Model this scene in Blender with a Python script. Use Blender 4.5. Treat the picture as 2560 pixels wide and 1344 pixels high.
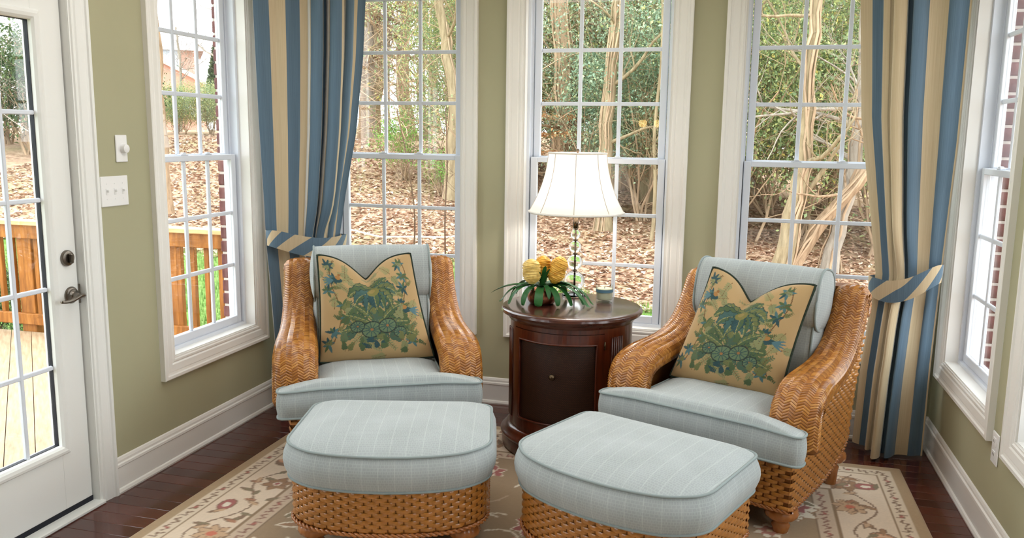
import bpy, bmesh, math, random
import numpy as np
from mathutils import Vector, Matrix

# ------------------------------------------------------------------ scene, camera, world, light, exposure
for o in list(bpy.data.objects):
    bpy.data.objects.remove(o, do_unlink=True)
SC = bpy.context.scene
COL = SC.collection
R = math.radians
PI = math.pi

YAW, PITCH, ROLL, FPX = 0.26158, 0.15851, 0.01345, 2094.7
CAM = Vector((2.4416, -4.3938, 1.5))
fw = Vector((-math.sin(YAW), math.cos(YAW), 0)); rt = Vector((math.cos(YAW), math.sin(YAW), 0)); up = Vector((0, 0, 1))
f2 = fw * math.cos(PITCH) - up * math.sin(PITCH); u2 = up * math.cos(PITCH) + fw * math.sin(PITCH)
r3 = rt * math.cos(ROLL) + u2 * math.sin(ROLL); u3 = u2 * math.cos(ROLL) - rt * math.sin(ROLL)
cam = bpy.data.cameras.new('camera')
cam.sensor_width = 36.0
cam.lens = FPX / 2560.0 * 36.0
cam.clip_start = 0.05; cam.clip_end = 300
camo = bpy.data.objects.new('camera', cam); COL.objects.link(camo)
M = Matrix.Identity(4)
for i in range(3):
    M[i][0] = r3[i]; M[i][1] = u3[i]; M[i][2] = -f2[i]; M[i][3] = CAM[i]
camo.matrix_world = M
SC.camera = camo

world = bpy.data.worlds.new('overcast_sky'); SC.world = world
world.use_nodes = True
wn = world.node_tree.nodes; wl = world.node_tree.links
bg = wn['Background']
SKY = 4.6
bg.inputs['Color'].default_value = (0.93, 0.965, 1.0, 1); bg.inputs['Strength'].default_value = SKY

def area_light(name, loc, target, sx, sy, power, col):
    l = bpy.data.lights.new(name, 'AREA'); l.shape = 'RECTANGLE'; l.size = sx; l.size_y = sy
    l.energy = power; l.color = col
    o = bpy.data.objects.new(name, l); COL.objects.link(o)
    o.location = loc
    d = Vector(target) - Vector(loc)
    o.rotation_euler = d.to_track_quat('-Z', 'Y').to_euler()
    return o
area_light('ceiling_fill_light', (1.7, -1.75, 2.58), (1.7, -1.75, 0), 2.6, 1.3, 22, (1.0, 0.985, 0.96))  # added soft fill below the ceiling; no fixture hangs there

vs = SC.view_settings
vs.view_transform = 'Standard'; vs.look = 'None'; vs.gamma = 1.0; vs.use_curve_mapping = False
vs.exposure = 0.28
cy = SC.cycles
cy.use_denoising = True
cy.max_bounces = 8; cy.diffuse_bounces = 3; cy.glossy_bounces = 3; cy.transmission_bounces = 8
cy.transparent_max_bounces = 24
cy.caustics_reflective = False; cy.caustics_refractive = False
cy.sample_clamp_indirect = 6.0
cy.use_adaptive_sampling = True; cy.adaptive_threshold = 0.045

# ------------------------------------------------------------------ helpers: colour and materials
def lin(c):
    out = []
    for v in c[:3]:
        v = v / 255.0
        out.append(v / 12.92 if v <= 0.04045 else ((v + 0.055) / 1.055) ** 2.4)
    return tuple(out)
def rgba(c): return (*lin(c), 1.0)

MATS = {}
class NT:
    def __init__(s, name):
        m = bpy.data.materials.new(name); m.use_nodes = True
        s.m = m; s.n = m.node_tree.nodes; s.l = m.node_tree.links
        s.b = s.n['Principled BSDF']; s.out = s.n['Material Output']
        MATS[name] = m
    def node(s, t, **kw):
        nd = s.n.new(t)
        for k, v in kw.items():
            if k.startswith('_'): setattr(nd, k[1:], v)
            else: nd.inputs[k.replace('__', ' ')].default_value = v
        return nd
    def link(s, a, b): s.l.new(a, b)
    def coord(s, which='Object', scale=(1, 1, 1)):
        tc = s.node('ShaderNodeTexCoord'); mp = s.node('ShaderNodeMapping')
        mp.inputs['Scale'].default_value = scale
        s.link(tc.outputs[which], mp.inputs['Vector']); return mp.outputs['Vector']
    def noise(s, vec, scale, detail=3, rough=0.55):
        n = s.node('ShaderNodeTexNoise', Scale=scale, Detail=detail, Roughness=rough)
        if vec is not None: s.link(vec, n.inputs['Vector'])
        return n.outputs['Fac']
    def ramp(s, fac, stops, interp='LINEAR'):
        r = s.node('ShaderNodeValToRGB'); e = r.color_ramp; e.interpolation = interp
        while len(e.elements) > 1: e.elements.remove(e.elements[-1])
        e.elements[0].position = stops[0][0]; e.elements[0].color = stops[0][1]
        for p, c in stops[1:]:
            k = e.elements.new(p); k.color = c
        s.link(fac, r.inputs['Fac']); return r.outputs['Color']
    def mix(s, fac, a, b, mode='MIX'):
        m = s.node('ShaderNodeMixRGB'); m.blend_type = mode
        for sock, v in ((m.inputs[0], fac), (m.inputs[1], a), (m.inputs[2], b)):
            if hasattr(v, 'is_linked'): s.link(v, sock)
            else: sock.default_value = v
        return m.outputs[0]
    def math(s, op, a, b=None, c=None):
        m = s.node('ShaderNodeMath'); m.operation = op
        for i, v in enumerate((a, b, c)):
            if v is None: continue
            if hasattr(v, 'is_linked'): s.link(v, m.inputs[i])
            else: m.inputs[i].default_value = v
        return m.outputs[0]
    def bump(s, h, strength=0.3, dist=0.01):
        b = s.node('ShaderNodeBump', Strength=strength, Distance=dist)
        s.link(h, b.inputs['Height']); s.link(b.outputs['Normal'], s.b.inputs['Normal'])
    def base(s, c):
        if hasattr(c, 'is_linked'): s.link(c, s.b.inputs['Base Color'])
        else: s.b.inputs['Base Color'].default_value = c
    def set(s, rough=0.5, spec=0.5, metal=0.0, coat=0.0, sheen=0.0):
        s.b.inputs['Roughness'].default_value = rough
        s.b.inputs['Specular IOR Level'].default_value = spec
        s.b.inputs['Metallic'].default_value = metal
        s.b.inputs['Coat Weight'].default_value = coat
        s.b.inputs['Coat Roughness'].default_value = 0.12
        s.b.inputs['Sheen Weight'].default_value = sheen

def simple(name, c, rough=0.5, spec=0.5, metal=0, var=0.0, vscale=8, coat=0, sheen=0, bump=0, bscale=60):
    t = NT(name); t.set(rough, spec, metal, coat, sheen)
    if var > 0:
        v = t.coord('Object'); n = t.noise(v, vscale, 4)
        lo = tuple(x * (1 - var) for x in lin(c)) + (1,); hi = tuple(min(1, x * (1 + var)) for x in lin(c)) + (1,)
        t.base(t.ramp(n, [(0.3, lo), (0.7, hi)]))
    else: t.base(rgba(c))
    if bump > 0:
        t.bump(t.noise(t.coord('Object'), bscale, 2), bump, 0.002)
    return t.m

def random_tint(t, col, amt):
    """multiply a colour by a per-object random brightness"""
    oi = t.node('ShaderNodeObjectInfo')
    mr = t.node('ShaderNodeMapRange'); mr.inputs['To Min'].default_value = 1 - amt; mr.inputs['To Max'].default_value = 1 + amt
    t.link(oi.outputs['Random'], mr.inputs['Value'])
    hsv = t.node('ShaderNodeHueSaturation'); t.link(mr.outputs[0], hsv.inputs['Value'])
    if hasattr(col, 'is_linked'): t.link(col, hsv.inputs['Color'])
    else: hsv.inputs['Color'].default_value = col
    return hsv.outputs['Color']

simple('wall_paint', (176, 173, 143), 0.75, 0.25, var=0.03, vscale=1.5, bump=0.04, bscale=400)
simple('trim_white', (240, 238, 233), 0.35, 0.4)
simple('door_white', (240, 241, 238), 0.4, 0.4)
simple('vinyl_white', (226, 232, 242), 0.35, 0.45)
simple('ceiling_white', (240, 238, 232), 0.9, 0.1)
simple('plate_plastic', (240, 240, 240), 0.3, 0.5)
simple('nickel', (125, 118, 110), 0.28, 0.5, 1.0)
simple('black_rubber', (30, 32, 42), 0.6, 0.3)
simple('rod_metal', (120, 105, 90), 0.25, 0.5, 1.0)
simple('copper', (150, 95, 70), 0.38, 0.5, 1.0, var=0.35, vscale=30, bump=0.6, bscale=70)
simple('knob_bronze', (95, 80, 62), 0.4, 0.5, 1.0)
simple('dark_welt', (45, 55, 45), 0.8, 0.2, var=0.4, vscale=40)
simple('wax', (235, 232, 200), 0.5, 0.4)
simple('label_blue', (90, 125, 145), 0.6, 0.3)
simple('mortar', (190, 180, 172), 0.9, 0.1, var=0.1, vscale=30)
simple('rope_white', (235, 232, 225), 0.8, 0.1)
simple('curtain_lining', (235, 234, 232), 0.8, 0.2)

def m_floor():
    t = NT('cherry_floor'); t.set(0.2, 0.5, coat=0.25)
    v = t.coord('Object', (3, 40, 40)); n = t.noise(v, 3.0, 5, 0.6)
    c = t.ramp(n, [(0.25, rgba((58, 23, 15))), (0.55, rgba((84, 37, 25))), (0.8, rgba((104, 50, 33)))])
    t.base(random_tint(t, c, 0.28))
m_floor()

def m_deck():
    t = NT('deck_pine'); t.set(0.6, 0.3)
    v = t.coord('Object', (2.0, 22, 8)); n = t.noise(v, 2.2, 5, 0.6)
    c = t.ramp(n, [(0.3, rgba((150, 124, 94))), (0.55, rgba((174, 150, 120))), (0.8, rgba((188, 168, 140)))])
    t.base(random_tint(t, c, 0.06))
    t = NT('rail_cedar'); t.set(0.55, 0.3)
    v = t.coord('Object', (14, 14, 2.0)); n = t.noise(v, 2.2, 5, 0.6)
    c = t.ramp(n, [(0.3, rgba((112, 66, 20))), (0.55, rgba((150, 94, 36))), (0.8, rgba((176, 120, 58)))])
    t.base(random_tint(t, c, 0.08))
    t = NT('rail_cap'); t.set(0.6, 0.3)
    v = t.coord('Object', (2, 14, 14)); n = t.noise(v, 2.2, 5, 0.6)
    t.base(t.ramp(n, [(0.3, rgba((186, 148, 100))), (0.7, rgba((210, 180, 136)))]))
m_deck()

def m_brick():
    t = NT('brick_red'); t.set(0.85, 0.2)
    n = t.noise(t.coord('Object'), 30, 4)
    c = t.ramp(n, [(0.3, rgba((88, 54, 52))), (0.7, rgba((122, 80, 78)))])
    t.base(random_tint(t, c, 0.15)); t.bump(n, 0.4, 0.004)
m_brick()

def m_rattan():
    t = NT('rattan_strand'); t.set(0.28, 0.5, coat=0.6)
    v = t.coord('Object', (1, 1, 1)); n = t.noise(v, 22, 3)
    c = t.ramp(n, [(0.3, rgba((156, 96, 38))), (0.55, rgba((194, 130, 58))), (0.8, rgba((216, 158, 84)))])
    t.base(random_tint(t, c, 0.10))
    t = NT('rattan_core'); t.set(0.5, 0.3)
    t.base(rgba((122, 74, 30)))
    t = NT('rattan_foot'); t.set(0.25, 0.5, coat=0.5)
    n = t.noise(t.coord('Object', (1, 1, 1)), 14, 3)
    t.base(t.ramp(n, [(0.3, rgba((146, 84, 38))), (0.7, rgba((186, 118, 60)))]))
    t = NT('rattan_herringbone'); t.set(0.28, 0.5, coat=0.6)
    g = t.node('ShaderNodeNewGeometry')
    n = g.outputs['Random Per Island']
    t.base(t.ramp(n, [(0.0, rgba((148, 90, 34))), (0.5, rgba((178, 114, 46))), (1.0, rgba((202, 142, 68)))]))
m_rattan()

def m_fabric():
    t = NT('blue_fabric'); t.set(0.85, 0.2, sheen=0.15)
    uv = t.coord('UV')
    sep = t.node('ShaderNodeSeparateXYZ'); t.link(uv, sep.inputs[0])
    u = sep.outputs['X']
    n = t.noise(uv, 6, 3)
    basec = t.ramp(n, [(0.3, rgba((161, 167, 169))), (0.7, rgba((174, 180, 183)))])
    # woven key pattern, a fine relief
    br = t.node('ShaderNodeTexBrick'); br.offset = 0.5; br.squash = 0.6; br.squash_frequency = 3
    for k, v in (('Scale', 9.0), ('Mortar Size', 0.012), ('Mortar Smooth', 0.1), ('Brick Width', 0.12), ('Row Height', 0.09)): br.inputs[k].default_value = v
    br.inputs['Color1'].default_value = (0, 0, 0, 1); br.inputs['Color2'].default_value = (0.25, 0.25, 0.25, 1); br.inputs['Mortar'].default_value = (1, 1, 1, 1)
    t.link(uv, br.inputs['Vector'])
    c = t.mix(t.math('MULTIPLY', br.outputs['Color'], 0.30), basec, rgba((198, 210, 204)))
    fr = t.math('FRACT', t.math('MULTIPLY', u, 1 / 0.055))
    line = t.math('LESS_THAN', t.math('ABSOLUTE', t.math('SUBTRACT', fr, 0.5)), 0.035)
    c = t.mix(t.math('MULTIPLY', line, 0.24), c, rgba((208, 218, 212)))
    t.base(c)
    fine = t.node('ShaderNodeTexNoise', Scale=900.0, Detail=1.0); t.link(uv, fine.inputs['Vector'])
    h = t.math('ADD', t.math('MULTIPLY', fine.outputs['Fac'], 0.5), br.outputs['Color'])
    t.bump(h, 0.25, 0.0015)
    simple('blue_welt', (150, 161, 161), 0.85, 0.2)
m_fabric()

def m_stripe(name, per, skew=0.0, off=0.0):
    t = NT(name); t.set(0.62, 0.3, sheen=0.2)
    uv = t.coord('UV')
    sep = t.node('ShaderNodeSeparateXYZ'); t.link(uv, sep.inputs[0])
    u = t.math('ADD', sep.outputs['X'], t.math('MULTIPLY', sep.outputs['Y'], skew))
    fr = t.math('FRACT', t.math('ADD', t.math('MULTIPLY', u, 1.0 / per), off))
    s = t.math('LESS_THAN', fr, 0.5)
    n = t.noise(t.coord('UV', (300, 6, 1)), 1.0, 2)
    bl = t.ramp(n, [(0.3, rgba((86, 110, 130))), (0.7, rgba((99, 124, 144)))])
    be = t.ramp(n, [(0.3, rgba((198, 178, 144))), (0.7, rgba((211, 193, 160)))])
    t.base(t.mix(s, bl, be))
m_stripe('stripe_cloth', 0.15, 0, 0.5)
m_stripe('stripe_cloth_b', 0.15, 0, 0.15)
m_stripe('stripe_tie', 0.15, 1.0, 0.2)

def m_wood():
    t = NT('mahogany'); t.set(0.28, 0.5, coat=0.35)
    n = t.noise(t.coord('Object', (30, 30, 3)), 1.6, 5, 0.6)
    t.base(t.ramp(n, [(0.3, rgba((58, 18, 8))), (0.6, rgba((88, 34, 14))), (0.8, rgba((106, 46, 20)))]))
    t = NT('mahogany_top'); t.set(0.22, 0.5, coat=0.5)
    n = t.noise(t.coord('Object', (3, 30, 30)), 1.6, 5, 0.6)
    t.base(t.ramp(n, [(0.3, rgba((58, 28, 22))), (0.7, rgba((84, 46, 38)))]))
    t = NT('cane_panel'); t.set(0.5, 0.4)
    uv = t.coord('UV')
    br = t.node('ShaderNodeTexBrick'); br.offset = 0.5
    for k, v in (('Scale', 1.0), ('Mortar Size', 0.0012), ('Brick Width', 0.010), ('Row Height', 0.005)): br.inputs[k].default_value = v
    br.inputs['Color1'].default_value = rgba((74, 42, 26)); br.inputs['Color2'].default_value = rgba((60, 32, 20)); br.inputs['Mortar'].default_value = rgba((28, 14, 8))
    t.link(uv, br.inputs['Vector']); t.base(br.outputs['Color'])
m_wood()

def m_color_attr(name, rough, spec=0.2, sheen=0.0, bump=0.2, bs=500):
    t = NT(name); t.set(rough, spec, sheen=sheen)
    a = t.node('ShaderNodeAttribute'); a.attribute_name = 'print'
    t.base(a.outputs['Color'])
    t.bump(t.noise(t.coord('Object'), bs, 2), bump, 0.002)
m_color_attr('rug_wool', 0.95, 0.1, 0.2, 0.5, 350)
m_color_attr('pillow_print', 0.8, 0.2, 0.1, 0.25, 700)

def m_glass():
    t = NT('window_glass')
    tr = t.node('ShaderNodeBsdfTransparent'); gl = t.node('ShaderNodeBsdfGlossy', Roughness=0.0)
    tr.inputs['Color'].default_value = (0.97, 0.985, 0.98, 1)
    lw = t.node('ShaderNodeLayerWeight', Blend=0.5); mx = t.node('ShaderNodeMixShader')
    fr = t.math('ADD', t.math('MULTIPLY', t.math('POWER', lw.outputs['Facing'], 5.0), 0.9), 0.035)
    t.link(fr, mx.inputs[0]); t.link(tr.outputs[0], mx.inputs[1]); t.link(gl.outputs[0], mx.inputs[2])
    t.link(mx.outputs[0], t.out.inputs['Surface'])
    t = NT('jar_glass')
    tr = t.node('ShaderNodeBsdfTransparent'); gl = t.node('ShaderNodeBsdfGlossy', Roughness=0.02)
    tr.inputs['Color'].default_value = (0.95, 0.97, 0.97, 1)
    lw = t.node('ShaderNodeLayerWeight', Blend=0.5); mx = t.node('ShaderNodeMixShader')
    t.link(t.math('ADD', t.math('MULTIPLY', t.math('POWER', lw.outputs['Facing'], 3.0), 0.7), 0.05), mx.inputs[0])
    t.link(tr.outputs[0], mx.inputs[1]); t.link(gl.outputs[0], mx.inputs[2]); t.link(mx.outputs[0], t.out.inputs['Surface'])
    t = NT('clear_crystal'); t.set(0.0, 0.5)
    t.b.inputs['Transmission Weight'].default_value = 1.0; t.b.inputs['IOR'].default_value = 1.5
    t.base((1, 1, 1, 1))
    t = NT('lamp_shade_cloth')
    d = t.node('ShaderNodeBsdfDiffuse'); s = t.node('ShaderNodeBsdfTranslucent'); mx = t.node('ShaderNodeMixShader')
    d.inputs['Color'].default_value = rgba((222, 216, 208)); s.inputs['Color'].default_value = rgba((206, 198, 190)); mx.inputs[0].default_value = 0.45
    t.link(d.outputs[0], mx.inputs[1]); t.link(s.outputs[0], mx.inputs[2]); t.link(mx.outputs[0], t.out.inputs['Surface'])
m_glass()

def m_leaf(name, stops, rough=0.5, trans=0.25):
    t = NT(name); t.set(rough, 0.35)
    g = t.node('ShaderNodeNewGeometry')
    c = t.ramp(g.outputs['Random Per Island'], [(p, rgba(k)) for p, k in stops])
    t.base(c)
    tl = t.node('ShaderNodeBsdfTranslucent'); t.link(c, tl.inputs['Color'])
    mx = t.node('ShaderNodeMixShader'); mx.inputs[0].default_value = trans
    t.link(t.b.outputs[0], mx.inputs[1]); t.link(tl.outputs[0], mx.inputs[2]); t.link(mx.outputs[0], t.out.inputs['Surface'])
m_leaf('shrub_leaf', [(0, (104, 128, 84)), (0.35, (132, 152, 106)), (0.7, (166, 180, 128)), (0.92, (200, 204, 130)), (1, (220, 196, 110))])
m_leaf('shrub_leaf_blue', [(0, (104, 132, 108)), (0.5, (138, 162, 134)), (0.9, (178, 196, 160)), (1, (206, 208, 140))])
m_leaf('bright_leaf', [(0, (110, 160, 70)), (0.5, (140, 190, 90)), (1, (170, 206, 110))])
m_leaf('litter_leaf', [(0, (136, 102, 82)), (0.3, (176, 138, 114)), (0.6, (200, 166, 140)), (0.85, (220, 192, 166)), (1, (236, 214, 194))], 0.7, 0.1)
m_leaf('dead_leaf', [(0, (170, 116, 74)), (0.5, (206, 158, 110)), (1, (226, 186, 140))], 0.7, 0.3)
m_leaf('grass_blade', [(0, (92, 126, 60)), (0.5, (120, 150, 78)), (1, (150, 174, 100))], 0.6, 0.3)
m_leaf('conifer_leaf', [(0, (52, 74, 42)), (0.5, (76, 98, 56)), (1, (104, 122, 70))])
m_leaf('strap_leaf', [(0, (30, 72, 36)), (0.5, (44, 96, 48)), (1, (62, 124, 62))], 0.4, 0.1)

def m_bark(name, a, b, sc=8):
    t = NT(name); t.set(0.9, 0.1)
    n = t.noise(t.coord('Object', (sc, sc, sc * 0.18)), 2.0, 5, 0.65)
    t.base(t.ramp(n, [(0.3, rgba(a)), (0.7, rgba(b))])); t.bump(n, 0.7, 0.03)
m_bark('bark_brown', (122, 100, 78), (182, 156, 128))
m_bark('bark_gray', (128, 118, 106), (180, 170, 156))
m_bark('bark_olive', (116, 102, 78), (170, 154, 124))
simple('shade_seam', (212, 206, 198), 0.8, 0.1)
simple('shade_binding', (238, 234, 228), 0.8, 0.1)
simple('twig', (172, 148, 122), 0.9, 0.1, var=0.3, vscale=3)
simple('twig_dark', (96, 74, 60), 0.9, 0.1, var=0.3, vscale=3)

def m_ground():
    t = NT('leaf_ground'); t.set(0.95, 0.1)
    v = t.coord('Object')
    n1 = t.noise(v, 9, 6, 0.7); n2 = t.noise(v, 0.6, 3)
    c = t.ramp(n1, [(0.3, rgba((128, 100, 80))), (0.5, rgba((176, 144, 120))), (0.68, rgba((206, 178, 152)))])
    c = t.mix(t.ramp(n2, [(0.45, (0, 0, 0, 1)), (0.75, (0.5, 0.5, 0.5, 1))]), c, rgba((150, 146, 100)))
    a = t.node('ShaderNodeAttribute'); a.attribute_name = 'print'
    gn = t.noise(v, 14, 4)
    gc = t.ramp(gn, [(0.3, rgba((88, 122, 58))), (0.7, rgba((126, 156, 84)))])
    t.base(t.mix(a.outputs['Fac'], c, gc))
    t.bump(n1, 0.6, 0.03)
m_ground()
simple('house_brick', (206, 158, 140), 0.9, 0.1, var=0.08, vscale=2)
simple('house_white', (240, 238, 236), 0.8, 0.1)
simple('house_roof', (168, 166, 172), 0.9, 0.1, var=0.1, vscale=3)
simple('house_pane', (190, 200, 210), 0.2, 0.5)

def m_flower():
    t = NT('ginger_flower'); t.set(0.5, 0.4)
    g = t.node('ShaderNodeNewGeometry')
    oi = t.node('ShaderNodeObjectInfo')
    n = t.noise(t.coord('Object'), 60, 3)
    a = t.ramp(n, [(0.3, rgba((214, 146, 30))), (0.7, rgba((240, 186, 70)))])
    b = t.ramp(n, [(0.3, rgba((222, 184, 92))), (0.7, rgba((244, 218, 140)))])
    t.base(t.mix(oi.outputs['Color'], a, b))
m_flower()
# ------------------------------------------------------------------ helpers: meshes and objects
def tag(o, label=None, cat=None, group=None, kind=None):
    if label: o['label'] = label
    if cat: o['category'] = cat
    if group: o['group'] = group
    if kind: o['kind'] = kind
    return o
def empty(name, loc=(0, 0, 0), rz=0.0):
    o = bpy.data.objects.new(name, None); COL.objects.link(o)
    o.empty_display_size = 0.1
    o.location = loc; o.rotation_euler = (0, 0, rz); return o
def link_mesh(name, me, parent=None, mat=None):
    o = bpy.data.objects.new(name, me); COL.objects.link(o)
    if mat is not None and not me.materials: me.materials.append(MATS[mat])
    if parent is not None: o.parent = parent
    return o

class MB:
    def __init__(s): s.v = []; s.f = []; s.uv = []
    def add(s, verts, faces, uvs=None):
        k = len(s.v)
        s.v.extend([tuple(map(float, p)) for p in verts])
        s.f.extend([tuple(int(i) + k for i in f) for f in faces])
        if uvs is not None:
            s.uv.extend(uvs)
        return s
    def box(s, x0, y0, z0, x1, y1, z1, bev=0.0):
        if bev <= 0:
            v = [(x0, y0, z0), (x1, y0, z0), (x1, y1, z0), (x0, y1, z0), (x0, y0, z1), (x1, y0, z1), (x1, y1, z1), (x0, y1, z1)]
            f = [(0, 3, 2, 1), (4, 5, 6, 7), (0, 1, 5, 4), (1, 2, 6, 5), (2, 3, 7, 6), (3, 0, 4, 7)]
            return s.add(v, f)
        # chamfered box: 24 verts
        c = ((x0 + x1) / 2, (y0 + y1) / 2, (z0 + z1) / 2); h = ((x1 - x0) / 2, (y1 - y0) / 2, (z1 - z0) / 2)
        b = min(bev, h[0] * .9, h[1] * .9, h[2] * .9)
        v = []; idx = {}
        for sx in (-1, 1):
            for sy in (-1, 1):
                for sz in (-1, 1):
                    for ax in range(3):
                        p = [sx * (h[0] - (b if ax != 0 else 0)), sy * (h[1] - (b if ax != 1 else 0)), sz * (h[2] - (b if ax != 2 else 0))]
                        idx[(sx, sy, sz, ax)] = len(v); v.append((p[0] + c[0], p[1] + c[1], p[2] + c[2]))
        f = []
        for ax in range(3):
            a1, a2 = [(1, 2), (2, 0), (0, 1)][ax]
            for sg in (-1, 1):
                q = []
                for (p, r) in ((-1, -1), (1, -1), (1, 1), (-1, 1)):
                    k = [0, 0, 0]; k[ax] = sg; k[a1] = p; k[a2] = r; q.append(idx[(*k, ax)])
                f.append(tuple(q if sg > 0 else q[::-1]))
        for ax in range(3):   # edges along ax
            a1, a2 = [(1, 2), (2, 0), (0, 1)][ax]
            for p in (-1, 1):
                for r in (-1, 1):
                    k0 = [0, 0, 0]; k0[a1] = p; k0[a2] = r; k1 = k0[:]
                    k0[ax] = -1; k1[ax] = 1
                    q = [idx[(*k0, a1)], idx[(*k1, a1)], idx[(*k1, a2)], idx[(*k0, a2)]]
                    f.append(tuple(q if p * r < 0 else q[::-1]))
        for sx in (-1, 1):
            for sy in (-1, 1):
                for sz in (-1, 1):
                    q = [idx[(sx, sy, sz, a)] for a in range(3)]
                    f.append(tuple(q if sx * sy * sz > 0 else q[::-1]))
        return s.add(v, f)
    def tube(s, pts, radii, n=8, caps=True):
        pts = [Vector(p) for p in pts]
        if not hasattr(radii, '__len__'): radii = [radii] * len(pts)
        vs = []; t0 = (pts[1] - pts[0]).normalized()
        a = Vector((0, 0, 1)) if abs(t0.z) < .9 else Vector((1, 0, 0))
        nrm = t0.cross(a).normalized()
        for i, p in enumerate(pts):
            t = (pts[min(i + 1, len(pts) - 1)] - pts[max(i - 1, 0)])
            if t.length < 1e-9: t = t0
            t = t.normalized()
            nrm = (nrm - t * nrm.dot(t)).normalized(); bi = t.cross(nrm)
            for k in range(n):
                an = 2 * PI * k / n
                vs.append(p + (nrm * math.cos(an) + bi * math.sin(an)) * radii[i])
        fs = []
        for i in range(len(pts) - 1):
            for k in range(n):
                k2 = (k + 1) % n
                fs.append((i * n + k, i * n + k2, (i + 1) * n + k2, (i + 1) * n + k))
        if caps:
            fs.append(tuple(range(n))[::-1]); fs.append(tuple(range((len(pts) - 1) * n, len(pts) * n)))
        return s.add(vs, fs)
    def loop_tube(s, pts, r, n=6):
        pts = [Vector(p) for p in pts]; m = len(pts); vs = []
        nrm = Vector((0, 0, 1))
        for i, p in enumerate(pts):
            t = (pts[(i + 1) % m] - pts[i - 1]).normalized()
            a = (nrm - t * nrm.dot(t))
            a = a.normalized() if a.length > 1e-6 else t.orthogonal().normalized()
            b = t.cross(a)
            for k in range(n):
                an = 2 * PI * k / n; vs.append(p + (a * math.cos(an) + b * math.sin(an)) * r)
        fs = [(i * n + k, i * n + (k + 1) % n, ((i + 1) % m) * n + (k + 1) % n, ((i + 1) % m) * n + k) for i in range(m) for k in range(n)]
        return s.add(vs, fs)
    def lathe(s, prof, n=32, c=(0, 0, 0), mod=None, cap=True):
        vs = []
        for (r, z) in prof:
            for k in range(n):
                an = 2 * PI * k / n
                rr = r * (mod(an, z) if mod else 1)
                vs.append((c[0] + rr * math.cos(an), c[1] + rr * math.sin(an), c[2] + z))
        fs = [(i * n + k, i * n + (k + 1) % n, (i + 1) * n + (k + 1) % n, (i + 1) * n + k) for i in range(len(prof) - 1) for k in range(n)]
        if cap:
            fs.append(tuple(range(n))[::-1]); fs.append(tuple(range((len(prof) - 1) * n, len(prof) * n)))
        return s.add(vs, fs)
    def grid(s, fn, nu, nv, uvf=None, closed_u=False):
        vs = []; k0 = len(s.v); uvs = []
        for j in range(nv + 1):
            for i in range(nu if closed_u else nu + 1):
                vs.append(fn(i / nu, j / nv))
                if uvf: uvs.append(uvf(i / nu, j / nv))
        w = nu if closed_u else nu + 1
        fs = [(j * w + i, j * w + (i + 1) % w, (j + 1) * w + (i + 1) % w, (j + 1) * w + i) for j in range(nv) for i in range(nu)]
        return s.add(vs, fs, uvs if uvf else None)
    def mesh(s, name, smooth=False, autos=None):
        me = bpy.data.meshes.new(name); me.from_pydata(s.v, [], s.f); me.update()
        if s.uv and len(s.uv) == len(s.v):
            l = me.uv_layers.new(name='uv'); li = np.zeros(len(me.loops), dtype=np.int32); me.loops.foreach_get('vertex_index', li)
            l.data.foreach_set('uv', np.array(s.uv, dtype=np.float32)[li].ravel())
        if smooth:
            me.polygons.foreach_set('use_smooth', [True] * len(me.polygons))
            if autos: me.set_sharp_from_angle(angle=R(autos))
        return me
    def build(s, name, mat, parent=None, smooth=False, autos=None, kind=None):
        me = s.mesh(name, smooth, autos)
        if mat == 'clear_crystal':
            bm = bmesh.new(); bm.from_mesh(me); bmesh.ops.recalc_face_normals(bm, faces=bm.faces); bm.to_mesh(me); bm.free()
        o = link_mesh(name, me, parent, mat)
        if kind: o['kind'] = kind
        return o

def fast_mesh(name, V, F, smooth=False):
    V = np.asarray(V, dtype=np.float32); F = np.asarray(F, dtype=np.int32)
    me = bpy.data.meshes.new(name); n = F.shape[1]
    me.vertices.add(len(V)); me.vertices.foreach_set('co', V.ravel())
    me.loops.add(F.size); me.loops.foreach_set('vertex_index', F.ravel())
    me.polygons.add(len(F))
    me.polygons.foreach_set('loop_start', np.arange(0, F.size, n, dtype=np.int32))
    me.update(calc_edges=True)
    if smooth: me.polygons.foreach_set('use_smooth', np.ones(len(F), dtype=bool))
    return me
def set_print(me, colors):
    a = me.color_attributes.new('print', 'FLOAT_COLOR', 'POINT')
    c = np.ones((len(colors), 4), dtype=np.float32); c[:, :3] = colors
    a.data.foreach_set('color', c.ravel())

def dup(o, parent=None):
    c = o.copy(); COL.objects.link(c); c.parent = parent
    for ch in o.children: dup(ch, c)
    return c

def rounded_outline(poly, radii, seg=8):
    """round the corners of a closed polygon (list of xy); returns xy list"""
    out = []; n = len(poly)
    for i in range(n):
        p = Vector(poly[i]); a = Vector(poly[i - 1]); b = Vector(poly[(i + 1) % n]); r = radii[i] if hasattr(radii, '__len__') else radii
        da = (a - p); db = (b - p); la, lb = da.length, db.length; da.normalize(); db.normalize()
        ang = math.acos(max(-1, min(1, da.dot(db)))); d = min(r / math.tan(ang / 2), la * .49, lb * .49)
        p0 = p + da * d; p2 = p + db * d
        for k in range(seg + 1):
            t = k / seg; out.append(tuple(p0 * (1 - t) ** 2 + p * 2 * t * (1 - t) + p2 * t ** 2))
    return out
def resample(pts, n):
    P = np.array(list(pts) + [pts[0]]); d = np.hypot(*np.diff(P, axis=0).T); s = np.r_[0, np.cumsum(d)]
    q = np.linspace(0, s[-1], n, endpoint=False)
    return np.c_[np.interp(q, s, P[:, 0]), np.interp(q, s, P[:, 1])]
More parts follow.
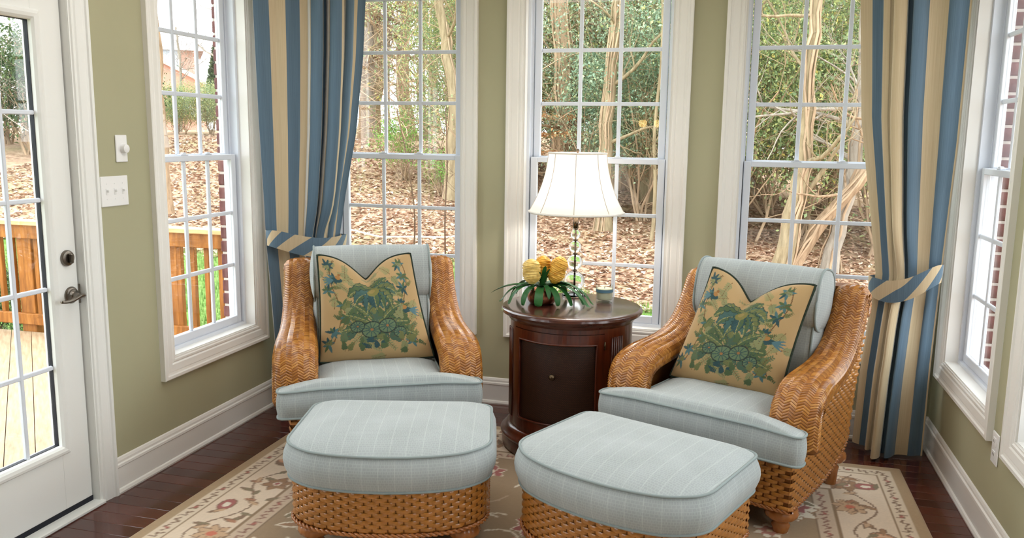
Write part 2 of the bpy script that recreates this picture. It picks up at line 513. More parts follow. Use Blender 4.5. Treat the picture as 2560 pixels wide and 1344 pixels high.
# ------------------------------------------------------------------ the room shell
W = 3.4127
ZC = 2.62            # ceiling height
Y0 = -5.6            # where the room opens to the rest of the house
WT = 0.125           # framed wall thickness
BT = 0.196           # outer face of the brick veneer
OPEN_B, OPEN_T = 0.482, 2.285    # window opening heights
CAS = 0.092          # casing width

def wall_with_holes(name, length, holes, v0, v1, mat, loc, rz, z0=-0.6, z1=ZC + .1):
    """wall along local x from 0 to length; v = local y; holes are (u0,u1,zb,zt)"""
    m = MB(); holes = sorted(holes); u = 0
    for (a, b, zb, zt) in holes:
        if a > u: m.box(u, v0, z0, a, v1, z1)
        if zb > z0: m.box(a, v0, z0, b, v1, zb)
        if zt < z1: m.box(a, v0, zt, b, v1, z1)
        u = b
    if u < length: m.box(u, v0, z0, length, v1, z1)
    o = m.build(name, mat); o.location = loc; o.rotation_euler = (0, 0, rz)
    return o

# window positions: casing outer edges along each wall
WIN_BACK = [(0.104, 1.0642), (1.2250, 2.1854), (2.3450, 3.3054)]
WIN_LEFT = [(-1.3072, -0.4448), (-3.78, -2.82), (-4.90, -3.94)]  # last two are out of view, added to let daylight in
WIN_RIGHT = [(-1.0284, -0.1299), (-2.1010, -1.2029), (-3.18, -2.28), (-4.25, -3.35)]  # last two likewise added for daylight, never in view
def hole(a, b): return (a + CAS - .005, b - CAS + .005, OPEN_B - .005, OPEN_T + .005)

DOOR_R, DOOR_L = -1.7227, -2.56
# back wall: local x = world x
wb = wall_with_holes('wall_back', W, [hole(a, b) for a, b in WIN_BACK], 0, WT, 'wall_paint', (0, 0, 0), 0)
# left wall: local x -> +y, local y -> -x ; origin at (0, Y0)
hl = [hole(a - Y0, b - Y0) for a, b in WIN_LEFT] + [(DOOR_L - Y0, DOOR_R - Y0, -.6, 2.05)]
wlft = wall_with_holes('wall_left', -Y0, hl, 0, WT, 'wall_paint', (0, Y0, 0), PI / 2)
# right wall: local x -> -y, local y -> +x ; origin at (W, 0)
hr = [hole(-b, -a) for a, b in WIN_RIGHT]
wr = wall_with_holes('wall_right', -Y0, hr, 0, WT, 'wall_paint', (W, 0, 0), -PI / 2)
for o, l in ((wb, 'olive green back wall with three tall windows'), (wlft, 'olive green wall with the glazed door and one window'), (wr, 'olive green wall with the outlet and two windows')):
    tag(o, l, 'wall', kind='structure')
wrr = MB().box(-.24, Y0 - .12, -.6, W + .24, Y0, ZC + .1).build('wall_rear', 'wall_paint'); tag(wrr, 'olive green wall behind the camera', 'wall', kind='structure')
cl = MB().box(-.3, Y0, ZC, W + .3, .3, ZC + .12).build('ceiling', 'ceiling_white'); tag(cl, 'plain white ceiling above the seating corner', 'ceiling', kind='structure')

# brick veneer outside (mortar body, bricks at the jambs seen through the glass)
BO = 0.062   # brick opening is this much wider than casing inner edge + stile
def bhole(a, b): return (a + CAS - .012, b - CAS + .012, OPEN_B - .03, OPEN_T + .03)
def veneer(name, length, holes, loc, rz, jambs, lab, bt=BT):
    hd = (bt - WT - .012) / 2
    o = wall_with_holes(name, length, holes, WT + .012, bt - .006, 'mortar', loc, rz)
    tag(o, lab, 'wall', kind='structure')
    bm = MB().box(-.096, -hd + .002, -.029, .096, hd - .002, .029, .004).mesh('brick')
    bm.materials.append(MATS['brick_red'])
    bh = MB().box(-.046, -hd + .002, -.029, .046, hd - .002, .029, .004).mesh('brick')
    bh.materials.append(MATS['brick_red'])
    for (u, sg, zb, zt) in jambs:
        k = 0; z = zb
        while z < zt:
            L = .096 if k % 2 == 0 else .046
            b = bpy.data.objects.new('brick', bm if k % 2 == 0 else bh); COL.objects.link(b); b.parent = o
            b.location = (u + sg * (L - .004), (WT + .012 + bt) / 2 + .004, z + .033)
            z += .0705; k += 1
    return o
hv = [bhole(a, b) for a, b in WIN_BACK]
veneer('wall_outer_back', W + .5, [(a + .25, b + .25, c, d) for a, b, c, d in hv], (-.25, 0, 0), 0, [], 'outer brick skin behind the three tall windows')
hv = [bhole(a - Y0, b - Y0) for a, b in WIN_LEFT]
veneer('wall_outer_left', -Y0 + .23, hv + [(DOOR_L - Y0, DOOR_R - Y0, -.6, 2.05)], (0, Y0, 0), PI / 2, [(hv[0][1], 1, .44, 2.3), (hv[0][0], -1, .44, 2.3)], 'outer red brick skin around the window beside the door')
hv = [bhole(-b, -a) for a, b in WIN_RIGHT]
veneer('wall_outer_right', -Y0, hv, (W, 0, 0), -PI / 2, [(h[0], -1, .44, 2.3) for h in hv[:2]] + [(hv[1][1], 1, .44, 2.3)], 'outer red brick skin around the windows by the outlet', .265)

# ------------------------------------------------------------------ windows
def frame_sweep(m, u0, u1, z0, z1, prof):
    """mitred rectangular frame; prof = list of (d, v): d = distance inward from the outer edge, v = depth (toward the room negative)"""
    n = len(prof); vs = []
    for (cu, cz, su, sz) in ((u0, z0, 1, 1), (u1, z0, -1, 1), (u1, z1, -1, -1), (u0, z1, 1, -1)):
        for d, v in prof: vs.append((cu + su * d, v, cz + sz * d))
    fs = []
    for c in range(4):
        c2 = (c + 1) % 4
        for k in range(n - 1):
            fs.append((c * n + k, c2 * n + k, c2 * n + k + 1, c * n + k + 1))
    m.add(vs, fs)
CAS_PROF = [(0, .0), (0, -.024), (.004, -.027), (.016, -.027), (.020, -.021), (.030, -.019), (.034, -.020), (.062, -.017), (.068, -.012), (.074, -.015), (.082, -.015), (.086, -.010), (.092, -.010), (.092, .004)]

def make_window(name, ua, ub, loc, rz, label):
    root = empty(name, loc, rz); tag(root, label, 'window', kind='structure')
    m = MB(); frame_sweep(m, ua, ub, OPEN_B - CAS + .002, OPEN_T + CAS, CAS_PROF); m.build('casing', 'trim_white', root)
    a, b = ua + CAS, ub - CAS
    # jamb liner boards
    m = MB(); frame_sweep(m, a - .004, b + .004, OPEN_B - .004, OPEN_T + .004, [(0, 0), (.012, -.004), (.012, .066), (.0, .066)])
    m.build('jamb', 'trim_white', root)
    # vinyl frame
    m = MB(); frame_sweep(m, a - .004, b + .004, OPEN_B - .004, OPEN_T + .004, [(0, .05), (.010, .05), (.026, .052), (.026, .095), (.034, .096), (.034, .135), (0, .135)])
    m.build('window_frame', 'vinyl_white', root)
    ga, gb = a + .028, b - .028
    zr = 1.372
    for nm, z0, z1, v in (('lower_sash', OPEN_B + .020, zr + .012, .066), ('upper_sash', zr - .012, OPEN_T - .022, .098)):
        st = .036
        if nm == 'upper_sash': sa, sb = ga + .006, gb - .006
        else: sa, sb = ga - .001, gb + .001
        m = MB()
        m.box(sa, v, z0, sa + st, v + .03, z1, .003); m.box(sb - st, v, z0, sb, v + .03, z1, .003)
        m.box(sa + st, v, z0, sb - st, v + .03, z0 + (.042 if nm == 'lower_sash' else .030), .003)
        m.box(sa + st, v, z1 - (.028 if nm == 'lower_sash' else .036), sb - st, v + .03, z1, .003)
        s = m.build(nm, 'vinyl_white', root)
        p0, p1 = sa + st, sb - st; q0, q1 = z0 + (.042 if nm == 'lower_sash' else .030), z1 - (.028 if nm == 'lower_sash' else .036)
        du, dz = (p1 - p0) / 3, (q1 - q0) / 3
        for i in (1, 2):
            MB().box(p0 + du * i - .010, v + .008, q0, p0 + du * i + .010, v + .022, q1, .003).build('muntin', 'vinyl_white', s)
            MB().box(p0, v + .009, q0 + dz * i - .010, p1, v + .021, q0 + dz * i + .010, .003).build('muntin', 'vinyl_white', s)
        pm = MB().box(-du / 2, -.0015, -dz / 2, du / 2, .0015, dz / 2).mesh('pane'); pm.materials.append(MATS['window_glass'])
        for i in range(3):
            for j in range(3):
                o = bpy.data.objects.new('pane', pm); COL.objects.link(o); o.parent = s
                o.location = (p0 + du * (i + .5), v + .015, q0 + dz * (j + .5))
        if nm == 'lower_sash':
            for i in (1, 2):
                c = p0 + du * i
                MB().box(c - .028, v + .002, z1, c + .028, v + .026, z1 + .007, .003).box(c - .012, v + .004, z1 + .006, c + .014, v + .022, z1 + .014, .003).build('sash_lock', 'vinyl_white', s)
    return root

make_window('window_1', WIN_LEFT[0][0], WIN_LEFT[0][1], (0, 0, 0), PI / 2, 'white sash window between the door and the corner curtain')
make_window('window_2', *WIN_BACK[0], (0, 0, 0), 0, 'white sash window half covered by curtain, behind the chair facing the camera')
make_window('window_3', *WIN_BACK[1], (0, 0, 0), 0, 'white sash window directly behind the table lamp')
make_window('window_4', *WIN_BACK[2], (0, 0, 0), 0, 'white sash window showing a forked tree trunk outside')
make_window('window_5', -WIN_RIGHT[0][1], -WIN_RIGHT[0][0], (W, 0, 0), -PI / 2, 'white sash window with brick outside, beside the curtain with the full hem')
make_window('window_6', -WIN_RIGHT[1][1], -WIN_RIGHT[1][0], (W, 0, 0), -PI / 2, 'white window only its casing corner showing, next to the wall outlet')

make_window('added_window_7', *WIN_LEFT[1], (0, 0, 0), PI / 2, 'unseen white sash window added for daylight on the door wall, first one behind the door')  # this and the next three: added out of view to brighten the room
make_window('added_window_8', *WIN_LEFT[2], (0, 0, 0), PI / 2, 'unseen white sash window added for daylight on the door wall, second one behind the door')
make_window('added_window_9', -WIN_RIGHT[2][1], -WIN_RIGHT[2][0], (W, 0, 0), -PI / 2, 'unseen white sash window added for daylight on the outlet wall, third from the corner')
make_window('added_window_10', -WIN_RIGHT[3][1], -WIN_RIGHT[3][0], (W, 0, 0), -PI / 2, 'unseen white sash window added for daylight on the outlet wall, fourth from the corner')

# ------------------------------------------------------------------ floor planks
fl = MB().box(-.1, Y0, -.05, W + .1, .1, -.004).build('floor', 'cherry_floor'); tag(fl, 'dark reddish hardwood strip floor under the rug', 'floor', kind='structure')
rng = random.Random(4)
pw = .0772; y = -.004; row = 0
while y > -3.4:
    x = 0.0; first = True
    while x < W:
        L = rng.uniform(.5, 1.5) if not first else rng.uniform(.3, 1.2)
        x2 = min(W, x + L); first = False
        if W - x2 < .15: x2 = W
        m = MB().box(-(x2 - x) / 2 + .0004, -pw / 2 + .0005, -.012, (x2 - x) / 2 - .0004, pw / 2 - .0005, 0, .0012)
        o = m.build('plank', 'cherry_floor', fl); o.location = ((x + x2) / 2, y - pw / 2, 0)
        x = x2
    y -= pw; row += 1

# ------------------------------------------------------------------ wall lamp behind the camera (its glow shows in the panes)
def make_sconce():
    root = empty('wall_sconce', (1.40, Y0, 1.60)); tag(root, 'brass wall lamp with two amber globes on the rear wall', 'lamp')
    MB().box(-.05, 0, -.07, .05, .02, .07, .006).build('back_plate', 'knob_bronze', root)
    t = NT('amber_glow'); em = t.node('ShaderNodeEmission', Strength=9.0); em.inputs['Color'].default_value = (1, .60, .16, 1); t.link(em.outputs[0], t.out.inputs['Surface'])
    for sx in (-1, 1):
        MB().tube([(0, .02, -.02), (sx * .05, .06, -.05), (sx * .09, .09, -.03), (sx * .09, .09, .01)], .006, 8).build('arm', 'knob_bronze', root, True)
        MB().lathe([(.014, .0), (.036, .012), (.05, .04), (.046, .07), (.03, .085)], 24, (sx * .09, .09, .01)).build('globe', 'amber_glow', root, True)
make_sconce()

# ------------------------------------------------------------------ baseboards
BB = [(0.0, 0.0), (.026, 0), (.027, .008), (.022, .018), (.015, .021), (.014, .108), (.017, .112), (.016, .122), (.010, .126), (.010, .136), (.006, .146), (0, .149)]
def baseboard(name, p0, p1, nrm, label):
    m = MB(); p0 = Vector((*p0, 0)); p1 = Vector((*p1, 0)); n = Vector((*nrm, 0)); k = len(BB)
    vs = [p + n * d + Vector((0, 0, z)) for p in (p0, p1) for d, z in BB]
    fs = [(i, i + 1, k + i + 1, k + i) for i in range(k - 1)] + [tuple(range(k)), tuple(range(2 * k - 1, k - 1, -1))]
    m.add(vs, fs); o = m.build(name, 'trim_white'); tag(o, label, 'baseboard', kind='structure')
baseboard('baseboard_left', (0, -1.632), (0, 0), (1, 0), 'white baseboard from the door casing to the curtained corner')
baseboard('baseboard_back', (0, 0), (W, 0), (0, -1), 'white baseboard under the three tall windows')
baseboard('baseboard_right', (W, 0), (W, Y0), (-1, 0), 'white baseboard under the wall outlet')

# ------------------------------------------------------------------ door (left wall); local x -> +y, local y -> -x
def make_door():
    root = empty('door_1', (0, 0, 0), PI / 2); tag(root, 'white door with a grid of glass panes and a lever handle', 'door', kind='structure')
    # casing: right leg only reaches into view, plus head and left leg
    m = MB(); prof = CAS_PROF
    for (e, sg) in ((-1.6307, -1), (DOOR_L - CAS, 1)):
        n = len(prof); vs = [(e + sg * d, v, z) for z in (0, 2.09) for d, v in prof]
        m.add(vs, [(i, i + 1, n + i + 1, n + i) for i in range(n - 1)])
    m.box(DOOR_L - CAS, -.02, 2.045, -1.63, 0, 2.14)
    m.build('casing', 'door_white', root)
    m = MB(); m.box(DOOR_R - .001, -.008, 0, DOOR_R + .012, .13, 2.05, .002); m.box(DOOR_L - .012, -.008, 0, DOOR_L, .13, 2.05); m.box(DOOR_L, -.008, 2.04, DOOR_R, .13, 2.06)
    m.build('jamb', 'door_white', root)
    v0, v1 = .022, .066; s0, s1 = DOOR_L + .004, DOOR_R - .006; zb, zt = .034, 2.036
    g0, g1, h0, h1 = -2.306, -1.866, .292, 1.885
    m = MB()
    m.box(s0, v0, zb, g0, v1, zt, .002); m.box(g1, v0, zb, s1, v1, zt, .002); m.box(g0, v0, zb, g1, v1, h0); m.box(g0, v0, h1, g1, v1, zt)
    m.build('slab', 'door_white', root)
    m = MB(); frame_sweep(m, g0 - .036, g1 + .036, h0 - .036, h1 + .036, [(0, v0), (0, v0 - .004), (.006, v0 - .011), (.016, v0 - .013), (.028, v0 - .010), (.036, v0 - .002), (.038, v0 + .012)])
    m.build('lite_frame', 'door_white', root)
    m = MB(); frame_sweep(m, g0 - .002, g1 + .002, h0 - .002, h1 + .002, [(0, v0 + .012), (.006, v0 + .012), (.006, v0 + .03), (0, v0 + .03)]); m.build('glass_spacer', 'black_rubber', root)
    du = (g1 - g0) / 3; zs = [h0, .603, .905, 1.240, 1.557, h1]
    for i in (1, 2): MB().box(g0 + du * i - .0085, v0 + .010, h0, g0 + du * i + .0085, v0 + .026, h1, .003).build('muntin', 'vinyl_white', root)
    for z in zs[1:-1]: MB().box(g0, v0 + .011, z - .0085, g1, v0 + .025, z + .0085, .003).build('muntin', 'vinyl_white', root)
    for i in range(3):
        for j in range(5):
            MB().box(g0 + du * i, v0 + .018, zs[j], g0 + du * (i + 1), v0 + .021, zs[j + 1]).build('pane', 'window_glass', root)
    # sweep and threshold
    MB().box(s0, v0 - .003, .016, s1, v1, .036).build('door_sweep', 'black_rubber', root)
    MB().box(DOOR_L, -.03, 0, DOOR_R + .012, .12, .016, .004).build('threshold', 'door_white', root)
    # deadbolt
    def disc(c, prof, n=28):
        m = MB(); vs = []
        for r, d in prof:
            for k in range(n):
                an = 2 * PI * k / n; vs.append((c[0] + r * math.cos(an), v0 - d, c[1] + r * math.sin(an)))
        fs = [(i * n + k, (i + 1) * n + k, (i + 1) * n + (k + 1) % n, i * n + (k + 1) % n) for i in range(len(prof) - 1) for k in range(n)]
        fs.append(tuple(range((len(prof) - 1) * n, len(prof) * n))[::-1]); m.add(vs, fs); return m
    db = disc((-1.777, 1.013), [(.031, 0), (.031, .006), (.028, .011), (.020, .013), (.012, .013)]).build('deadbolt', 'nickel', root, True, 40)
    MB().box(-1.777 - .006, v0 - .032, 1.013 - .019, -1.777 + .006, v0 - .012, 1.013 + .019, .004).build('thumb_turn', 'nickel', db)
    lv = disc((-1.768, .868), [(.033, 0), (.033, .004), (.029, .009), (.024, .010), (.022, .015), (.015, .018), (.012, .022), (.011, .045)]).build('lever_handle', 'nickel', root, True, 40)
    m = MB(); pts = []
    for k in range(13):
        t = k / 12; pts.append((-1.758 - .112 * t, v0 - .050 - .012 * math.sin(t * PI), .868 + .004 * math.sin(t * PI * 2) - .006 * t))
    m.tube(pts, [.010 - .004 * (k / 12) for k in range(13)], 10)
    m.build('lever', 'nickel', lv, True)
    MB().box(s1 - .001, v0 - .006, .83, s1 + .004, v0 + .02, .905, .001).build('latch_plate', 'nickel', root)
make_door()

# ------------------------------------------------------------------ switch plates and outlet
def plate(name, u0, u1, z0, z1, side, label):
    rz, loc = (PI / 2, (0, 0, 0)) if side == 'l' else (-PI / 2, (W, 0, 0))
    root = empty(name, loc, rz); tag(root, label, 'switch' if side == 'l' else 'outlet')
    MB().box(u0, -.006, z0, u1, 0, z1, .004).build('cover_plate', 'plate_plastic', root)
    return root
p = plate('dimmer_switch', -1.508, -1.442, 1.369, 1.479, 'l', 'white rotary dimmer plate, upper of the two switch plates by the door')
m = MB(); n = 20; prof = [(.019, .006), (.019, .012), (.017, .024), (.012, .026)]
vs = [(-1.468 + r * math.cos(2 * PI * k / n), -d, 1.424 + r * math.sin(2 * PI * k / n)) for r, d in prof for k in range(n)]
m.add(vs, [(i * n + k, (i + 1) * n + k, (i + 1) * n + (k + 1) % n, i * n + (k + 1) % n) for i in range(3) for k in range(n)] + [tuple(range(3 * n, 4 * n))[::-1]])
m.build('dimmer_knob', 'plate_plastic', p, True, 40)
p = plate('light_switch', -1.606, -1.451, 1.193, 1.315, 'l', 'white triple toggle plate, lower of the two switch plates by the door')
for u in (-1.574, -1.5285, -1.483):
    MB().box(u - .0055, -.008, 1.241, u + .0055, -.005, 1.267, .001).box(u - .0035, -.018, 1.252, u + .0035, -.006, 1.261, .001).build('toggle', 'plate_plastic', p)
    for z in (1.223, 1.285): MB().box(u - .002, -.0072, z - .002, u + .002, -.005, z + .002).build('screw', 'plate_plastic', p)
p = plate('wall_outlet', 1.040, 1.116, .322, .442, 'r', 'white duplex outlet low on the wall between two windows')
for z in (.357, .407):
    s = MB().box(1.061, -.009, z - .017, 1.095, -.005, z + .017, .006).build('socket', 'plate_plastic', p)
    MB().box(1.069, -.0096, z - .002, 1.071, -.0085, z + .008).box(1.084, -.0096, z - .002, 1.086, -.0085, z + .008).build('slot', 'black_rubber', s)

# ------------------------------------------------------------------ painter for printed cloth (flat pattern colours on a fine grid)
class Canvas:
    def __init__(s, X, Y, base):
        s.X = X; s.Y = Y; s.c = np.tile(np.array(lin(base), dtype=np.float32), (X.size, 1))
    def _sub(s, cx, cy, r):
        return np.nonzero((np.abs(s.X - cx) < r) & (np.abs(s.Y - cy) < r))[0]
    def ell(s, cx, cy, a, b, rot, col, al=1.0):
        i = s._sub(cx, cy, max(a, b) * 1.05)
        if not len(i): return
        c, d = math.cos(rot), math.sin(rot); x = s.X[i] - cx; y = s.Y[i] - cy
        k = i[((x * c + y * d) / a) ** 2 + ((-x * d + y * c) / b) ** 2 < 1]
        s.c[k] = s.c[k] * (1 - al) + np.array(lin(col), dtype=np.float32) * al
    def leaf(s, x0, y0, L, w, rot, col, col2=None, al=1.0, ser=0.0):
        cx, cy = x0 + math.cos(rot) * L / 2, y0 + math.sin(rot) * L / 2
        i = s._sub(cx, cy, L * .62 + w)
        if not len(i): return
        c, d = math.cos(rot), math.sin(rot); x = s.X[i] - x0; y = s.Y[i] - y0
        u = (x * c + y * d) / L; v = (-x * d + y * c)
        ok = (u > 0) & (u < 1)
        prof = w * np.sin(np.clip(u, 0, 1) ** .8 * PI) ** .8
        if ser: prof = prof * (1 + ser * np.sin(u * 40))
        k = ok & (np.abs(v) < prof)
        s.c[i[k]] = s.c[i[k]] * (1 - al) + np.array(lin(col), dtype=np.float32) * al
        if col2 is not None:
            k2 = ok & (np.abs(v) < prof * .55) & (v > -prof * .1); s.c[i[k2]] = np.array(lin(col2), dtype=np.float32)
    def line(s, pts, w, col, al=1.0):
        P = np.array(pts, dtype=float)
        for a, b in zip(P[:-1], P[1:]):
            m = (a + b) / 2; L = np.hypot(*(b - a))
            i = s._sub(m[0], m[1], L / 2 + w * 2)
            if not len(i) or L < 1e-9: continue
            d = (b - a) / L; x = s.X[i] - a[0]; y = s.Y[i] - a[1]
            t = np.clip(x * d[0] + y * d[1], 0, L)
            k = i[np.hypot(x - t * d[0], y - t * d[1]) < w]
            s.c[k] = s.c[k] * (1 - al) + np.array(lin(col), dtype=np.float32) * al
    def flower(s, cx, cy, r, col, n=6, rot=0.0, core=(225, 200, 160), edge=None):
        for k in range(n):
            an = rot + 2 * PI * k / n
            if edge: s.leaf(cx, cy, r * 1.08, r * .36, an, edge)
            s.leaf(cx, cy, r, r * .30, an, col)
        s.ell(cx, cy, r * .28, r * .28, 0, core)

# ------------------------------------------------------------------ rug
def make_rug():
    x0, x1, y1, y0 = .326, 3.232, -.385, -3.05
    nx, ny = 415, 380
    gx = np.linspace(x0, x1, nx + 1); gy = np.linspace(y0, y1, ny + 1)
    X, Y = np.meshgrid(gx, gy); X = X.ravel(); Y = Y.ravel()
    e = np.minimum(np.minimum(X - x0, x1 - X), np.minimum(Y - y0, y1 - Y))
    cv = Canvas(X, Y, (176, 150, 118))
    def zone(a, b, col): k = (e >= a) & (e < b); cv.c[k] = np.array(lin(col), dtype=np.float32)
    zone(.05, .118, (222, 204, 180)); zone(.114, .122, (150, 122, 92)); zone(.122, .34, (226, 206, 182)); zone(.336, .346, (150, 124, 96))
    zone(.346, .42, (206, 184, 160)); zone(.416, .424, (140, 116, 92)); zone(.424, 9, (164, 140, 112))
    rng = random.Random(11)
    brown, rose, green, tan, cream, dk = (164, 128, 98), (170, 104, 98), (140, 126, 100), (202, 168, 134), (232, 220, 200), (142, 114, 92)
    # guard stripes: small curled marks
    for dd, cc in ((.084, dk), (.384, (150, 112, 96))):
        for side in range(4):
            L = (x1 - x0) if side < 2 else (y1 - y0)
            n = int((L - 2 * dd) / .062)
            for k in range(n + 1):
                t = dd + (L - 2 * dd) * (k + .5) / (n + 1)
                px, py = [(x0 + t, y1 - dd), (x0 + t, y0 + dd), (x0 + dd, y0 + t), (x1 - dd, y0 + t)][side]
                a = rng.uniform(-.5, .5) + (0 if side < 2 else PI / 2)
                ux, uy = math.cos(a), math.sin(a)
                cv.line([(px - ux * .022 - uy * .014, py - uy * .022 + ux * .014), (px - ux * .008 + uy * .012, py - uy * .008 - ux * .012), (px + ux * .010 - uy * .012, py + uy * .010 + ux * .012), (px + ux * .024 + uy * .010, py + uy * .024 - ux * .010)], .0042, cc)
                if k % 3 == 0: cv.ell(px, py, .010, .008, a, (176, 108, 96))
    # main border: alternating blossoms joined by a waving vine
    for side in range(4):
        L = (x1 - x0) if side < 2 else (y1 - y0)
        dd = .230; n = int((L - .3) / .23)
        def P(t, off):
            return [(x0 + t, y1 - dd + off), (x0 + t, y0 + dd - off), (x0 + dd - off, y0 + t), (x1 - dd + off, y0 + t)][side]
        vine = [P(.15 + (L - .3) * k / 200, .055 * math.sin(k / 200 * n * PI)) for k in range(201)]
        cv.line(vine, .0040, dk)
        for k in range(n):
            t = .15 + (L - .3) * (k + .5) / n; off = .045 * (1 if k % 2 else -1)
            px, py = P(t, off); ro = rng.uniform(0, 6)
            kind = k % 4
            if kind == 0:
                cv.flower(px, py, .072, tan, 7, ro, (206, 120, 96), dk)
            elif kind == 1:
                cv.ell(px, py, .052, .036, ro, dk); cv.ell(px, py, .046, .031, ro, rose); cv.ell(px, py, .022, .014, ro, cream)
            elif kind == 2:
                cv.flower(px, py, .066, brown, 6, ro, cream, dk); cv.ell(px, py, .012, .012, 0, rose)
            else:
                cv.leaf(px - .05, py, .11, .034, rng.uniform(-.6, .6), dk); cv.leaf(px - .045, py, .10, .028, rng.uniform(-.3, .3), (204, 152, 120), (216, 180, 150))
            for q in range(5):
                lx, ly = P(t + rng.uniform(-.11, .11), rng.uniform(-.09, .09)); a = rng.uniform(0, 6.3)
                cv.leaf(lx, ly, rng.uniform(.05, .085), .014, a, dk); cv.leaf(lx, ly, rng.uniform(.045, .07), .010, a, rng.choice([brown, green, tan, (176, 128, 100)]))
    # field: scattered palmettes
    for k in range(260):
        px = rng.uniform(x0 + .45, x1 - .45); py = rng.uniform(y0 + .45, y1 - .45); a = rng.uniform(0, 6.3); q = rng.random()
        if q < .18: cv.flower(px, py, rng.uniform(.06, .10), cream, 7, a, rose, brown); cv.flower(px, py, .045, (190, 130, 112), 6, a)
        elif q < .3: cv.flower(px, py, .07, rose, 6, a, cream, cream)
        elif q < .6: cv.leaf(px, py, rng.uniform(.1, .16), .026, a, cream); cv.leaf(px, py, .1, .016, a, rng.choice([brown, (190, 140, 116), green]))
        else:
            pts = [(px + .05 * math.cos(a + j * .5) * (1 + j * .25), py + .05 * math.sin(a + j * .5) * (1 + j * .25)) for j in range(6)]
            cv.line(pts, .005, rng.choice([cream, dk, (190, 165, 140)]))
    jit = np.random.default_rng(3).normal(0, .018, (X.size, 1)).astype(np.float32)
    col = np.clip(cv.c * (1 + jit), 0, 1)
    Z = np.full(X.size, .009)
    edge = e < .004; Z[edge] = .001
    V = np.c_[X, Y, Z]
    i = np.arange(nx)[None, :] + (nx + 1) * np.arange(ny)[:, None]; i = i.ravel()
    F = np.c_[i, i + 1, i + nx + 2, i + nx + 1]
    me = fast_mesh('rug', V, F, True); set_print(me, col); me.materials.append(MATS['rug_wool'])
    o = bpy.data.objects.new('rug', me); COL.objects.link(o)
    tag(o, 'beige floral rug with cream borders under the chairs and ottomans', 'rug')
make_rug()
RZ = .009   # top of the rug

# ------------------------------------------------------------------ cushions
def star_cushion(name, outline, c, z_bot, z_edge, crown, parent, mat='blue_fabric', bulge=.012, dipfn=None, n=144, rings=16):
    """boxed cushion on a star-shaped outline, with welt cords at the top and bottom seams"""
    P = resample(outline, n); c = np.array(c)
    per = np.r_[0, np.cumsum(np.hypot(*np.diff(np.r_[P, P[:1]], axis=0).T))]
    m = MB(); vs = []; uv = []; fs = []
    # side band
    nb = 6
    d = P - c; nrm = d / np.linalg.norm(d, axis=1)[:, None]
    # true outward normal
    tg = np.roll(P, -1, 0) - np.roll(P, 1, 0); nr = np.c_[tg[:, 1], -tg[:, 0]]; nr /= np.linalg.norm(nr, axis=1)[:, None]
    sgn = np.sign((nr * nrm).sum(1)); nr *= sgn[:, None]
    for j in range(nb + 1):
        t = j / nb; z = z_bot + (z_edge - z_bot) * t; b = bulge * math.sin(t * PI)
        for i in range(n):
            q = P[i] + nr[i] * b; zz = z + (dipfn(q) if dipfn else 0) * t
            vs.append((q[0], q[1], zz)); uv.append((per[i], z))
    for j in range(nb):
        for i in range(n):
            i2 = (i + 1) % n
            fs.append((j * n + i, j * n + i2, (j + 1) * n + i2, (j + 1) * n + i))
    m.add(vs, fs, uv)
    # crown
    vs = []; uv = []; fs = []
    for k in range(rings + 1):
        r = 1 - k / rings
        for i in range(n):
            q = c + (P[i] - c) * r
            z = z_edge + crown * (1 - r ** 3.2) ** .8 + (dipfn(q) if dipfn else 0)
            vs.append((q[0], q[1], z)); uv.append((q[0] + .5, q[1]))
    for k in range(rings):
        for i in range(n):
            i2 = (i + 1) % n; fs.append((k * n + i, k * n + i2, (k + 1) * n + i2, (k + 1) * n + i))
    m.add(vs, fs, uv)
    vs = [(P[i][0], P[i][1], z_bot) for i in range(n)]
    m.add(vs, [tuple(range(n))[::-1]], [(0, 0)] * n)
    o = m.build(name, mat, parent, True, 55)
    for zz, k in ((z_edge, 1), (z_bot + .003, 0)):
        pts = [(P[i][0] + nr[i][0] * .003, P[i][1] + nr[i][1] * .003, zz + (dipfn(P[i]) if dipfn and k else 0)) for i in range(n)]
        MB().loop_tube(pts, .0052, 6).build('welt', 'blue_welt', o, True)
    return o

def soft_box(sx, sy, sz, r, bulge, n=12, uvs=1.0):
    """rounded, puffed box; returns MB with uv"""
    m = MB()
    for ax in range(3):
        a1, a2 = [(1, 2), (2, 0), (0, 1)][ax]
        H = (sx / 2, sy / 2, sz / 2)
        for sg in (-1, 1):
            vs = []; uv = []
            for j in range(n + 1):
                for i in range(n + 1):
                    a = math.sin((i / n - .5) * PI) if True else 0; b = math.sin((j / n - .5) * PI)
                    p = [0, 0, 0]; p[ax] = sg * H[ax]; p[a1] = a * H[a1]; p[a2] = b * H[a2]
                    inner = [max(-(H[q] - r), min(H[q] - r, p[q])) for q in range(3)]
                    d = Vector([p[q] - inner[q] for q in range(3)])
                    if d.length > 1e-9: d = d.normalized() * r
                    P = [inner[q] + d[q] for q in range(3)]
                    P[ax] += sg * bulge[ax] * (1 - a * a) * (1 - b * b)
                    vs.append(P); uv.append((P[0] + .5, P[2] + P[1]) if ax != 0 else (P[1], P[2]))
            w = n + 1; fs = []
            for j in range(n):
                for i in range(n):
                    q = (j * w + i, j * w + i + 1, (j + 1) * w + i + 1, (j + 1) * w + i)
                    fs.append(q if sg > 0 else q[::-1])
            m.add(vs, fs, uv)
    return m

